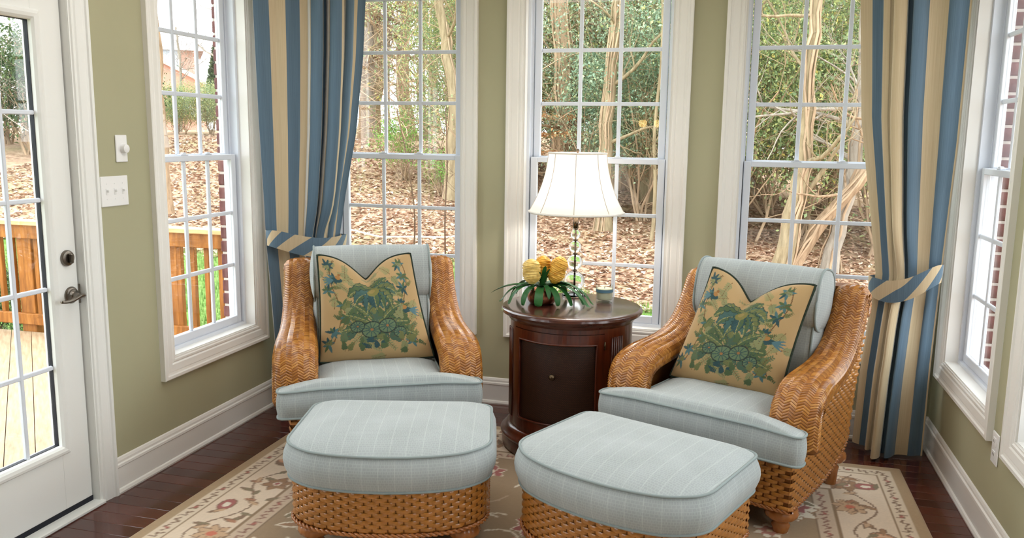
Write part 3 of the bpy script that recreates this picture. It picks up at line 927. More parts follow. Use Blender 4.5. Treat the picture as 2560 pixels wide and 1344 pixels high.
# ------------------------------------------------------------------ wicker pieces
def strand_mesh(L, Wd, H):
    m = MB(); nu, nv = 4, 2
    for j in range(nv + 1):
        for i in range(nu + 1):
            u = i / nu * 2 - 1; v = j / nv * 2 - 1
            z = H * (1 - abs(u) ** 3.0) * (1 - .62 * v * v) - H * .25 * abs(u) ** 3
            m.v.append((u * L / 2, v * Wd / 2 * (1 - .15 * abs(u) ** 3), z))
    w = nu + 1
    m.f = [(j * w + i, j * w + i + 1, (j + 1) * w + i + 1, (j + 1) * w + i) for j in range(nv) for i in range(nu)]
    me = m.mesh('strand', True); me.materials.append(MATS['rattan_strand']); return me
STRAND = strand_mesh(.0505, .0158, .0085)
STRAND_V = np.array([v.co[:] for v in STRAND.vertices]); STRAND_F = np.array([p.vertices[:] for p in STRAND.polygons])

def basket(parent, sites, limit, name='strand'):
    """sites: list of (priority, pos, tangent, normal). The best `limit` become strands of their own, the rest one woven part"""
    sites = sorted(sites, key=lambda s: -s[0])
    rest = []
    for k, (pr, p, t, n) in enumerate(sites):
        t = Vector(t).normalized(); n = Vector(n).normalized(); b = n.cross(t).normalized(); n = t.cross(b).normalized()
        Mx = Matrix(((t[0], b[0], n[0], p[0]), (t[1], b[1], n[1], p[1]), (t[2], b[2], n[2], p[2]), (0, 0, 0, 1)))
        if k < limit:
            o = bpy.data.objects.new(name, STRAND); COL.objects.link(o); o.parent = parent; o.matrix_local = Mx
        else: rest.append(np.array(Mx))
    if rest:
        V = []; F = []
        for i, Mx in enumerate(rest):
            V.append(STRAND_V @ Mx[:3, :3].T + Mx[:3, 3]); F.append(STRAND_F + i * len(STRAND_V))
        me = fast_mesh('woven_strands', np.concatenate(V), np.concatenate(F), True); me.materials.append(MATS['rattan_strand'])
        o = bpy.data.objects.new('woven_strands', me); COL.objects.link(o); o.parent = parent; o['kind'] = 'stuff'

def rope(m, pts, r, closed=False, turns=1.0):
    """two-ply twisted cord along a path"""
    pts = [Vector(p) for p in pts]; L = 0; acc = [0]
    for a, b in zip(pts[:-1], pts[1:]): L += (b - a).length; acc.append(L)
    n = max(8, int(L / (r * 1.1)))
    def at(s):
        k = 0
        while k < len(acc) - 2 and acc[k + 1] < s: k += 1
        t = (s - acc[k]) / max(1e-9, acc[k + 1] - acc[k]); return pts[k].lerp(pts[k + 1], t), (pts[k + 1] - pts[k]).normalized()
    for ph in (0, PI):
        q = []
        for i in range(n + 1):
            p, t = at(L * i / n); a = t.cross(Vector((0, 0, 1)));
            a = a.normalized() if a.length > 1e-4 else Vector((1, 0, 0)); b = t.cross(a)
            an = ph + i / n * L / (r * 5.0) * 2 * PI * turns
            q.append(p + (a * math.cos(an) + b * math.sin(an)) * r * .55)
        m.tube(q, r * .62, 5, False)

def bun_foot(parent, x, y, ztop, s=1.0):
    m = MB()
    prof = [(.030, ztop + .01), (.044, ztop - .004), (.058, ztop - .016), (.064, ztop - .032), (.060, ztop - .046), (.046, ztop - .058), (.032, ztop - .064), (.030, ztop - .074), (.036, ztop - .082), (.034, ztop - .092), (.028, 0.0)]
    h = ztop
    prof = [(r * s, max(0, z)) for r, z in prof]
    m.lathe(prof, 56, (x, y, 0), lambda an, z: 1 + .05 * abs(math.cos(an * 8)) * (1 if z > ztop - .060 else 0) - .02)
    return m.build('foot', 'rattan_foot', parent, True, 60)

# ------------------------------------------------------------------ ottomans
def ottoman_outline(w, d, bow, rf, rb, grow=0.0):
    """back edge straight, front edge bowed; local front is -y"""
    w = w + grow * 2; d = d + grow * 2
    pts = [(-w / 2 + .01, d / 2), (-w / 2, -d / 2 + .05)]
    nf = 8
    rad = [rb, rf]
    for k in range(1, nf):
        t = k / nf; pts.append((-w / 2 + w * t, -d / 2 + .05 - (bow + .05) * (1 - (2 * t - 1) ** 2) ** .55)); rad.append(.4)
    pts += [(w / 2, -d / 2 + .05), (w / 2 - .01, d / 2)]; rad += [rf, rb]
    return rounded_outline(pts, rad, 7)

def make_ottoman(loc, deg, label):
    root = empty('ottoman', (*loc, RZ), R(deg)); tag(root, label, 'ottoman', 'wicker ottomans in front of the chairs')
    Wd, Dp = .725, .49
    out = ottoman_outline(Wd, Dp, .085, .15, .05)
    base = ottoman_outline(Wd - .03, Dp - .02, .085, .15, .05)
    P = resample(base, 160)
    zb, zt = .122, .290
    # core
    m = MB(); n = len(P)
    m.add([(p[0], p[1], z) for z in (zb, zt) for p in P], [(i, (i + 1) % n, n + (i + 1) % n, n + i) for i in range(n)] + [tuple(range(n))[::-1], tuple(range(n, 2 * n))])
    core = m.build('wicker_base', 'rattan_core', root)
    # basket strands
    per = resample(base, 2000); d = np.hypot(*np.diff(np.r_[per, per[:1]], axis=0).T); s = np.r_[0, np.cumsum(d)]; Lp = s[-1]
    ncol = int(round(Lp / .0545)); pitch = Lp / ncol; rows = 11; rp = (zt - zb - .016) / rows
    sites = []
    cdir = Vector((CAM.x - loc[0], CAM.y - loc[1], 0)); cdir = Matrix.Rotation(-R(deg), 3, 'Z') @ cdir.normalized()
    for r in range(rows):
        for k in range(ncol):
            a = ((k + .5 * (r % 2)) * pitch) % Lp
            x = np.interp(a, s[:-1], per[:, 0]); y = np.interp(a, s[:-1], per[:, 1])
            a2 = (a + .004) % Lp; x2 = np.interp(a2, s[:-1], per[:, 0]); y2 = np.interp(a2, s[:-1], per[:, 1])
            t = Vector((x2 - x, y2 - y, 0)).normalized(); nn = Vector((t.y, -t.x, 0))
            if nn.dot(Vector((x, y, 0))) < 0: nn = -nn
            z = zb + .016 + rp * (r + .5)
            sites.append((nn.dot(cdir) + .0005 * r, Vector((x, y, z)) + nn * .002, t, nn))
    basket(root, sites, 300)
    # stakes
    m = MB()
    for k in range(ncol * 2):
        a = (k + .5) * pitch / 2 % Lp; x = np.interp(a, s[:-1], per[:, 0]); y = np.interp(a, s[:-1], per[:, 1])
        m.tube([(x, y, zb), (x, y, zt)], .0038, 5, False)
    m.build('stakes', 'rattan_foot', core, True, kind='stuff')
    m = MB(); rope(m, [(*p, zb + .006) for p in resample(ottoman_outline(Wd - .018, Dp - .008, .085, .15, .05), 120)] + [(*resample(ottoman_outline(Wd - .018, Dp - .008, .085, .15, .05), 120)[0], zb + .006)], .0085)
    m.build('braid', 'rattan_foot', root, True)
    star_cushion('cushion', out, (0, 0.0), zt - .006, .412, .050, root, bulge=.022)
    for sx in (-1, 1):
        for sy in (-1, 1):
            bun_foot(root, sx * (Wd / 2 - .095), sy * (Dp / 2 - .075) - .01, zb, .95)
    return root
OTT1 = ((1.247, -1.592), 15.0)
OTT2 = ((2.142, -1.585), -22.7)
make_ottoman(*OTT1, 'wicker ottoman squarely in front of the chair nearest the door')
make_ottoman(*OTT2, 'wicker ottoman in front of the chair beside the striped floor-length curtain')

# ------------------------------------------------------------------ wicker armchairs
ARM = [(.405, .74), (.412, .80), (.402, .845), (.375, .872), (.335, .880), (.300, .868), (.268, .825), (.235, .765), (.195, .710), (.140, .662), (.07, .630), (-.01, .614), (-.10, .608), (-.19, .603), (-.26, .590), (-.315, .562), (-.350, .520), (-.366, .468), (-.368, .41), (-.366, .345)]
def smooth_path(pts, n):
    P = np.array(pts); s = np.r_[0, np.cumsum(np.hypot(*np.diff(P, axis=0).T))]
    q = np.linspace(0, s[-1], n)
    # catmull style smoothing
    out = np.c_[np.interp(q, s, P[:, 0]), np.interp(q, s, P[:, 1])]
    for _ in range(6):
        out[1:-1] = .25 * out[:-2] + .5 * out[1:-1] + .25 * out[2:]
    return out, s[-1]
ARMP, ARML = smooth_path(ARM, 90)
def arm_frame(t):
    """t in 0..1 along the arm; returns (ly, z), normal (ly,z)"""
    k = t * (len(ARMP) - 1); i = min(int(k), len(ARMP) - 2); f = k - i
    p = ARMP[i] * (1 - f) + ARMP[i + 1] * f
    a = ARMP[max(0, i - 1)]; b = ARMP[min(len(ARMP) - 1, i + 2)]; d = b - a; d /= np.linalg.norm(d)
    return p, np.array([d[1], -d[0]]) * 1.0, d
# orientation check: crest normal on the flat part of the arm points upward
_p, _n, _d = arm_frame(.6)
NSIGN = 1.0 if np.array([_d[1], -_d[0]])[1] > 0 else -1.0
def arm_pt(side, t, a):
    p, nr, d = arm_frame(t); nrm = NSIGN * np.array([d[1], -d[0]])
    tt = max(0, min(1, (t - .25) / .55)); hw = .070 + .022 * tt * tt * (3 - 2 * tt); cx = .345 + .012 * tt; th = .052
    ca, sa = math.cos(a), math.sin(a); ex = 2 / 2.6
    dx = hw * (abs(sa) ** ex) * (1 if sa > 0 else -1); dn = th * (abs(ca) ** ex) * (1 if ca > 0 else -1) * (1 + .09 * math.cos(6 * a) * math.exp(-((t - .66) / .16) ** 2)) - th
    return Vector((side * (cx + dx), p[0] + nrm[0] * dn, p[1] + nrm[1] * dn))
def arm_n(side, t, a):
    e = .01
    du = arm_pt(side, min(1, t + e), a) - arm_pt(side, max(0, t - e), a); dv = arm_pt(side, t, a + e) - arm_pt(side, t, a - e)
    n = du.cross(dv); n = n.normalized() if n.length > 1e-12 else Vector((0, 0, 1))
    c = arm_pt(side, t, a) - (arm_pt(side, t, 0) + arm_pt(side, t, PI)) / 2
    return n if n.dot(c) > 0 else -n

def herringbone(side):
    cols = 13; A0, A1 = R(-118), R(118)
    # columns evenly spaced by arc length at mid arm
    aa = np.linspace(A0, A1, 400); pts = [arm_pt(1, .6, a) for a in aa]; s = np.r_[0, np.cumsum([(b - a).length for a, b in zip(pts[:-1], pts[1:])])]
    edges = [float(np.interp(q, s, aa)) for q in np.linspace(0, s[-1], cols + 1)]
    rows = int(ARML / .0122); V = []; F = []
    for c in range(cols):
        sg = 1 if c % 2 == 0 else -1
        for r in range(-2, rows + 2):
            quad = []
            ok = True
            for iu in range(3):
                fu = iu / 2; a = edges[c] * (1 - fu) + edges[c + 1] * fu
                tc = (r + .5 + sg * (fu - .5) * 1.25) / rows
                for iv in range(3):
                    t = tc + (iv - 1) * .48 / rows
                    if t < 0 or t > 1: ok = False; break
                    h = (.0052 if iv == 1 else .0000) * (1.0 if iu == 1 else .5) - (.0012 if iv != 1 else 0) + .0004
                    if not ok: break
                    quad.append((a, t, h))
                if not ok: break
            if not ok: continue
            k = len(V)
            for (a, t, h) in quad:
                V.append(arm_pt(side, t, a) + arm_n(side, t, a) * h)
            for iu in range(2):
                for iv in range(2):
                    F.append((k + iu * 3 + iv, k + (iu + 1) * 3 + iv, k + (iu + 1) * 3 + iv + 1, k + iu * 3 + iv + 1))
    me = fast_mesh('herringbone_weave', np.array([tuple(v) for v in V]), np.array(F), True)
    me.materials.append(MATS['rattan_herringbone']); return me

def side_shape(a, b):
    """outer side panel: a front->rear 0..1, b bottom->top 0..1 -> (ly, z, lx)"""
    ly = -.362 + .745 * a
    zbot = .105 + .11 * max(0, (a - .42) / .58) ** 1.7
    # top follows the arm crest
    k = int(np.argmin(np.abs(ARMP[30:, 0] - ly))) + 30 if ly < .28 else 0
    zt = ARMP[k][1] - .045 if ly < .28 else .80
    if ly < -.33: zt = min(zt, .53)
    z = zbot + (zt - zbot) * b
    lyy = ly + .02 * a * b
    lx = .372 + .040 * ((z - .1) / .7) ** 1.3 - .02 * max(0, (a - .8) / .2) ** 2
    return lyy, z, lx

ARM_ME = {s: herringbone(s) for s in (-1, 1)}
def make_chair(loc, deg, label, pri_side):
    root = empty('wicker_armchair', (*loc, RZ), R(deg)); tag(root, label, 'armchair', 'wicker armchairs flanking the side table')
    cdir = Matrix.Rotation(-R(deg), 3, 'Z') @ Vector((CAM.x - loc[0], CAM.y - loc[1], 0)).normalized()
    sites = []
    for side in (-1, 1):
        m = MB()
        m.grid(lambda u, v: arm_pt(side, v, -PI + u * 2 * PI), 36, 70, closed_u=True)
        m.f.append(tuple(range(36))); m.f.append(tuple(range(36 * 70, 36 * 71)))
        arm = m.build('arm', 'rattan_core', root, True)
        o = link_mesh('herringbone_weave', ARM_ME[side], arm); o['kind'] = 'stuff'
        # side panel solid
        m = MB(); NA, NB = 24, 12
        def q(u, v, off=0.0): ly, z, lx = side_shape(u, v); return (side * (lx - off), ly, z)
        m.grid(lambda u, v: q(u, v), NA, NB); m.grid(lambda u, v: q(u, v, .05), NA, NB)
        k = (NA + 1) * (NB + 1)
        rim = [i for i in range(NA + 1)] + [j * (NA + 1) + NA for j in range(1, NB + 1)] + [NB * (NA + 1) + i for i in range(NA - 1, -1, -1)] + [j * (NA + 1) for j in range(NB - 1, 0, -1)]
        for a, b in zip(rim, rim[1:] + rim[:1]): m.f.append((a, b, b + k, a + k))
        m.build('side_panel', 'rattan_core', root, True, 40)
        # basket sites on the side: horizontal rows
        rp = .0165; row = 0; z = .120
        while z < .80:
            x = -.35 + (.0272 if row % 2 else 0)
            while x < .385:
                a = (x + .362) / .745
                ly, zb0, _ = side_shape(a, 0); _, zt0, _ = side_shape(a, 1)
                if zb0 + .004 < z < zt0 + .01:
                    b = (z - zb0) / (zt0 - zb0); l0, z0, x0 = side_shape(a, max(0, b)); l1, z1, x1_ = side_shape(min(1, a + .01), max(0, b))
                    t = Vector((side * (x1_ - x0), l1 - l0, 0)); nn = Vector((side, 0, -.06))
                    sites.append((2 + nn.dot(cdir) if nn.dot(cdir) > 0 else nn.dot(cdir), Vector((side * (x0 + .002), l0, z)), t, nn))
                x += .0545
            z += rp; row += 1
        m = MB(); rope(m, [(side * (side_shape(a / 30, 0)[2] + .003), side_shape(a / 30, 0)[0], side_shape(a / 30, 0)[1] + .004) for a in range(31)], .0085)
        m.build('braid', 'rattan_foot', root, True)
    # front rail
    m = MB().box(-.375, -.366, .105, .375, -.325, .325, .006); m.build('front_rail', 'rattan_core', root)
    row = 0; z = .122
    while z < .325:
        x = -.355 + (.0272 if row % 2 else 0)
        while x < .37:
            sites.append((.6 + .4 * abs(x), Vector((x, -.3675, z)), Vector((1, 0, 0)), Vector((0, -1, 0)))); x += .0545
        z += .0155; row += 1
    m = MB(); rope(m, [(-.378 + .756 * k / 20, -.370, .108) for k in range(21)], .0085); m.build('braid', 'rattan_foot', root, True)
    basket(root, sites, 300)
    # back panel and top roll
    m = MB(); prof = [(.36, .215), (.372, .35), (.388, .55), (.402, .72), (.412, .80), (.400, .855), (.372, .876), (.34, .865), (.345, .80), (.345, .60), (.33, .35), (.31, .215)]
    vs = [(sx * .36, y, z) for sx in (-1, 1) for y, z in prof]; n = len(prof)
    m.add(vs, [(i, (i + 1) % n, n + (i + 1) % n, n + i) for i in range(n)] + [tuple(range(n)), tuple(range(2 * n - 1, n - 1, -1))])
    m.build('back_panel', 'rattan_core', root, True, 50)
    # seat deck
    MB().box(-.36, -.34, .24, .36, .34, .315).build('seat_deck', 'rattan_core', root)
    for sx in (-1, 1):
        bun_foot(root, sx * .325, -.305, .112, 1.0); bun_foot(root, sx * .325, .285, .16, .95)
    # seat cushion (T shaped)
    T = [(-.268, .13), (-.268, -.372), (-.424, -.372), (-.428, -.452), (.428, -.452), (.424, -.372), (.268, -.372), (.268, .13)]
    out = rounded_outline(T, [.03, .012, .03, .035, .035, .03, .012, .03], 6)
    star_cushion('seat_cushion', out, (0, -.412), .322, .445, .035, root, bulge=.008, n=220, rings=14, dipfn=lambda q: -.010 * max(0, abs(q[0]) - .25) / .17)
    # back cushion and head roll: boxed ends with a welt
    def bolster(nm, half, ay, az, ex, puff, loc, rx):
        n = 56; nx = 20; m = MB(); vs = []; uv = []; fs = []
        prof = []
        for k in range(n):
            a = 2 * PI * k / n; ca, sa = math.cos(a), math.sin(a)
            prof.append((ay * abs(ca) ** ex * (1 if ca > 0 else -1), az * abs(sa) ** ex * (1 if sa > 0 else -1)))
        per = [0.0]
        for p, q in zip(prof, prof[1:] + prof[:1]): per.append(per[-1] + math.hypot(q[0] - p[0], q[1] - p[1]))
        for i in range(nx + 1):
            t = i / nx * 2 - 1; f = 1 + puff * (1 - abs(t) ** 3.5)
            for k in range(n): vs.append((t * half, prof[k][0] * f, prof[k][1] * (1 + puff * .35 * (1 - abs(t) ** 3.5)))); uv.append((t * half + .5, per[k]))
        for i in range(nx):
            for k in range(n): fs.append((i * n + k, i * n + (k + 1) % n, (i + 1) * n + (k + 1) % n, (i + 1) * n + k))
        m.add(vs, fs, uv)
        for sg in (-1, 1):
            vs = []; uv = []; fs = []; rg = 5
            for q in range(rg + 1):
                r = 1 - q / rg
                for k in range(n): vs.append((sg * (half + .022 * (1 - r ** 2)), prof[k][0] * r, prof[k][1] * r)); uv.append((prof[k][0] * r, prof[k][1] * r))
            for q in range(rg):
                for k in range(n): fs.append((q * n + k, q * n + (k + 1) % n, (q + 1) * n + (k + 1) % n, (q + 1) * n + k))
            m.add(vs, fs, uv)
        o = m.build(nm, 'blue_fabric', root, True, 50); o.location = loc; o.rotation_euler = (rx, 0, 0)
        for sg in (-1, 1): MB().loop_tube([(sg * half, p[0] * 1.01, p[1] * 1.01) for p in prof], .0052, 6).build('welt', 'blue_welt', o, True)
    bolster('back_cushion', .262, .092, .185, .55, .16, (0, .180, .590), R(-10))
    bolster('head_cushion', .272, .105, .132, .72, .10, (0, .205, .818), R(-14))
    return root
CH1 = ((.834, -.858), 28.0)
CH2 = ((2.489, -.786), -23.0)
make_chair(*CH1, 'wicker armchair nearest the door, with pale blue cushions', -1)
make_chair(*CH2, 'wicker armchair beside the striped floor-length curtain, its woven side showing', 1)

# ------------------------------------------------------------------ throw pillows
def pillow_print(n):
    u = np.linspace(-1, 1, n + 1); U, Vv = np.meshgrid(u, u); U = U.ravel(); Vv = Vv.ravel()
    cv = Canvas(U, Vv, (180, 150, 106)); rng = random.Random(5)
    teal, green, olive, brown, light = (50, 78, 82), (82, 100, 68), (112, 116, 74), (112, 84, 54), (134, 136, 96)
    def spine(x, y, a, k, L, m=20):
        out = [(x, y, a)]
        for i in range(m):
            a += k / m; x += math.cos(a) * L / m; y += math.sin(a) * L / m; out.append((x, y, a))
        return out
    def frond(x, y, a, k, L, w, c1, c2, ser=.16):
        sp = spine(x, y, a, k, L); m = len(sp) - 1
        def wd(t): return w * (math.sin(min(1, t * 1.15 + .08) * PI) ** .7 if t < .8 else math.sin(min(1, t * 1.15 + .08) * PI) ** .9)
        for (f, col) in ((1.16, (50, 70, 66)), (1.0, c1)):
            for i, (px, py, pa) in enumerate(sp):
                t = i / m; r = max(.004, wd(t) * f * (1 + ser * (1 if i % 3 == 0 else -.4)))
                cv.ell(px, py, L / m * 1.6, r, pa, col)
        for i, (px, py, pa) in enumerate(sp[1:-2]):
            t = (i + 1) / m; r = wd(t) * .42; cv.ell(px - math.sin(pa) * r * .9, py + math.cos(pa) * r * .9, L / m * 1.3, r, pa, c2)
        cv.line([(p[0], p[1]) for p in sp[:-2]], .008, (150, 146, 96))
        for i in range(3, m - 2, 3):
            px, py, pa = sp[i]
            for sg in (-1, 1): cv.line([(px, py), (px + math.cos(pa + sg * .8) * wd(i / m) * .9, py + math.sin(pa + sg * .8) * wd(i / m) * .9)], .005, (66, 92, 84))
    def sprig(x, y, a, L, col, k=7, w=.022, ll=.11, curv=.6):
        sp = spine(x, y, a, rng.uniform(-curv, curv), L, k); cv.line([(p[0], p[1]) for p in sp], .006, brown)
        for j in range(1, k + 1):
            f = 1 - .5 * j / k
            for sg in (-1, 1): cv.leaf(sp[j][0], sp[j][1], ll * f, w * f, sp[j][2] + sg * .95, col)
    # faint background sprays
    for k in range(34):
        sprig(rng.uniform(-.95, .95), rng.uniform(-.95, .95), rng.uniform(0, 6.3), rng.uniform(.2, .36), rng.choice([light, (140, 138, 98), (150, 144, 100)]), 8, .020, .10)
    # side vines with star leaves and a bird
    for sx in (-1, 1):
        pts = [(sx * (.70 + .09 * math.sin(t * 7)), .92 - 1.6 * t) for t in np.linspace(0, 1, 40)]
        cv.line(pts, .009, brown)
        for j in (2, 8, 14, 21, 27, 33, 38):
            bx, by = pts[j]; o = sx * rng.choice([-.08, .10]); cv.line([(bx, by), (bx + o, by - .05)], .006, brown)
            a0 = rng.uniform(0, 6)
            for q in range(7): cv.leaf(bx + o, by - .05, rng.uniform(.10, .17), .026, a0 + q * .8, rng.choice([teal, (78, 110, 112), green]))
        for j in range(4, 40, 5): sprig(pts[j][0], pts[j][1], rng.uniform(0, 6.3), .15, rng.choice([olive, light, green]), 5, .016, .06)
        bx, by = sx * .66, (.52 if sx < 0 else -.10)
        cv.leaf(bx - sx * .12, by - .03, .26, .055, 0.1 if sx > 0 else PI - .1, teal); cv.ell(bx - sx * .03, by + .03, .055, .04, .4 * sx, (168, 122, 70)); cv.ell(bx - sx * .06, by + .09, .03, .026, 0, (150, 104, 58))
        for a in (-.6, -.3, 0, .3): cv.leaf(bx + sx * .06, by - .02, .22, .018, a if sx > 0 else PI - a, (84, 118, 126))
    # trunk and the fern bed
    cv.line([(.06, .34), (.10, .12), (.08, -.15)], .032, olive); cv.line([(.075, .34), (.115, .12), (.095, -.15)], .010, (92, 84, 56))
    for k in range(46):
        a = rng.uniform(.1, 3.0); sprig(rng.uniform(-.6, .65), rng.uniform(-.72, -.12), a, rng.uniform(.18, .36), rng.choice([green, olive, (96, 112, 82), (76, 98, 80), light]), 8, .026, .10)
    for (x, y, a, k) in ((-.10, -.32, 2.6, .5), (-.2, -.45, 2.9, .7), (.2, -.40, .45, -.6), (.3, -.5, .1, -.5), (-.05, -.25, 2.1, .8), (.2, -.25, .9, -.7)):
        frond(x, y, a, k, .50, .062, green, olive, .3)
    for (x, y, r) in ((-.06, -.46, .19), (.24, -.40, .17), (.46, -.52, .12), (-.32, -.40, .13)):
        cv.ell(x, y, r * 1.06, r * .80, .3, (52, 62, 56)); cv.ell(x, y, r * .94, r * .68, .3, (104, 122, 92))
        for a in np.linspace(0, 2 * PI, 12): cv.line([(x, y), (x + math.cos(a) * r * .9, y + math.sin(a) * r * .64)], .008, (62, 86, 82))
        cv.ell(x, y, r * .16, r * .13, 0, (158, 112, 70))
    for k in range(14): sprig(rng.uniform(-.6, .6), rng.uniform(-.85, -.6), rng.uniform(-.2, 3.3), rng.uniform(.1, .2), rng.choice([green, teal, olive]), 6, .022, .075)
    # palm head: broad drooping leaves
    for (a, k, L, c1, c2) in ((1.25, -1.5, .36, olive, green), (2.1, 1.6, .36, olive, green), (.55, -1.9, .48, (84, 108, 92), olive), (2.75, 1.7, .52, green, olive), (3.25, 1.3, .46, (72, 100, 96), green), (4.15, .5, .42, (66, 96, 94), olive), (-.15, -1.5, .46, green, olive), (-.85, -.7, .40, (74, 102, 92), green), (4.75, .1, .34, teal, green)):
        frond(.05, .34, a, k, L * 1.35, .115, c1, c2)
    cv.ell(.05, .34, .12, .10, 0, (128, 122, 70)); cv.ell(.03, .37, .06, .05, 0, (150, 132, 80))
    return U, Vv, cv.c
PN = 230
PU, PV, PC = pillow_print(PN)

def make_pillow(corners, normal, label, seed):
    """corners TL,TR,BR,BL in world coordinates; normal points to the room"""
    TL, TR, BR, BL = [Vector(c) for c in corners]; nr = Vector(normal).normalized()
    c0 = (TL + TR + BR + BL) / 4
    root = empty('throw_pillow', (BL + BR) / 2); tag(root, label, 'pillow', 'palm print pillows on the chairs')
    org = root.location.copy()
    rng = np.random.default_rng(seed)
    def surf(u, v, sg):
        a = (u + 1) / 2; b = (v + 1) / 2
        # sides pull in between the corners
        pu = u * (1 - .045 * (1 - v * v)); pv = v
        top = math.exp(-(abs(u + .04) / .40) ** 1.35) * b ** 3
        pv = pv - .50 * top
        a = (pu + 1) / 2; b2 = (pv + 1) / 2
        p = (TL * (1 - a) + TR * a) * b2 + (BL * (1 - a) + BR * a) * (1 - b2)
        e = max(0, (1 - u * u)) * max(0, (1 - v * v))
        th = .112 * e ** .50 * (1 - .22 * top)
        wr = .004 * math.sin(9 * u + 5 * v + seed) * math.sin(7 * v - 4 * u) * e ** .5
        crease = -.030 * math.exp(-(u / .10) ** 2) * max(0, (v - .0)) ** 1.2 * e ** .3
        return p + nr * (sg * th + (wr + crease if sg > 0 else 0)) - org
    n = PN
    V = np.array([tuple(surf(float(u), float(v), 1)) for u, v in zip(PU, PV)])
    i = (np.arange(n)[None, :] + (n + 1) * np.arange(n)[:, None]).ravel()
    F = np.c_[i, i + 1, i + n + 2, i + n + 1]
    me = fast_mesh('pillow_front', V, F, True); set_print(me, PC); me.materials.append(MATS['pillow_print'])
    o = bpy.data.objects.new('pillow_front', me); COL.objects.link(o); o.parent = root
    k = 40; us = np.linspace(-1, 1, k + 1)
    V = np.array([tuple(surf(float(u), float(v), -1)) for v in us for u in us]); i = (np.arange(k)[None, :] + (k + 1) * np.arange(k)[:, None]).ravel()
    me = fast_mesh('pillow_back', V, np.c_[i, i + k + 1, i + k + 2, i + 1], True); set_print(me, np.tile(np.array(lin((180, 150, 106))), (len(V), 1))); me.materials.append(MATS['pillow_print'])
    o = bpy.data.objects.new('pillow_back', me); COL.objects.link(o); o.parent = root
    loop = [(u, -1) for u in np.linspace(-1, 1, 40)[:-1]] + [(1, v) for v in np.linspace(-1, 1, 40)[:-1]] + [(u, 1) for u in np.linspace(1, -1, 60)[:-1]] + [(-1, v) for v in np.linspace(1, -1, 40)[:-1]]
    MB().loop_tube([surf(float(u), float(v), 0) for u, v in loop], .0065, 7).build('cord_trim', 'dark_welt', root, True)
    return root
def chair_pt(ch, lx, ly, z):
    (cx, cyy), deg = ch; a = R(deg)
    return (cx + lx * math.cos(a) - ly * math.sin(a), cyy + lx * math.sin(a) + ly * math.cos(a), z)
def chair_dir(ch, x, y, z):
    a = R(ch[1]); return (x * math.cos(a) - y * math.sin(a), x * math.sin(a) + y * math.cos(a), z)
PIL1 = [(-.255, .040, .947), (.170, .040, .945), (.263, -.115, .478), (-.256, -.115, .475)]
PIL2 = [(-.159, .040, .948), (.284, .040, .920), (.222, -.115, .470), (-.267, -.115, .470)]
make_pillow([chair_pt(CH1, *p) for p in PIL1], chair_dir(CH1, 0, -1, .33), 'tan palm print pillow on the chair nearest the door', 1)
make_pillow([chair_pt(CH2, *p) for p in PIL2], chair_dir(CH2, 0, -1, .33), 'tan palm print pillow on the chair beside the floor-length curtain', 4)

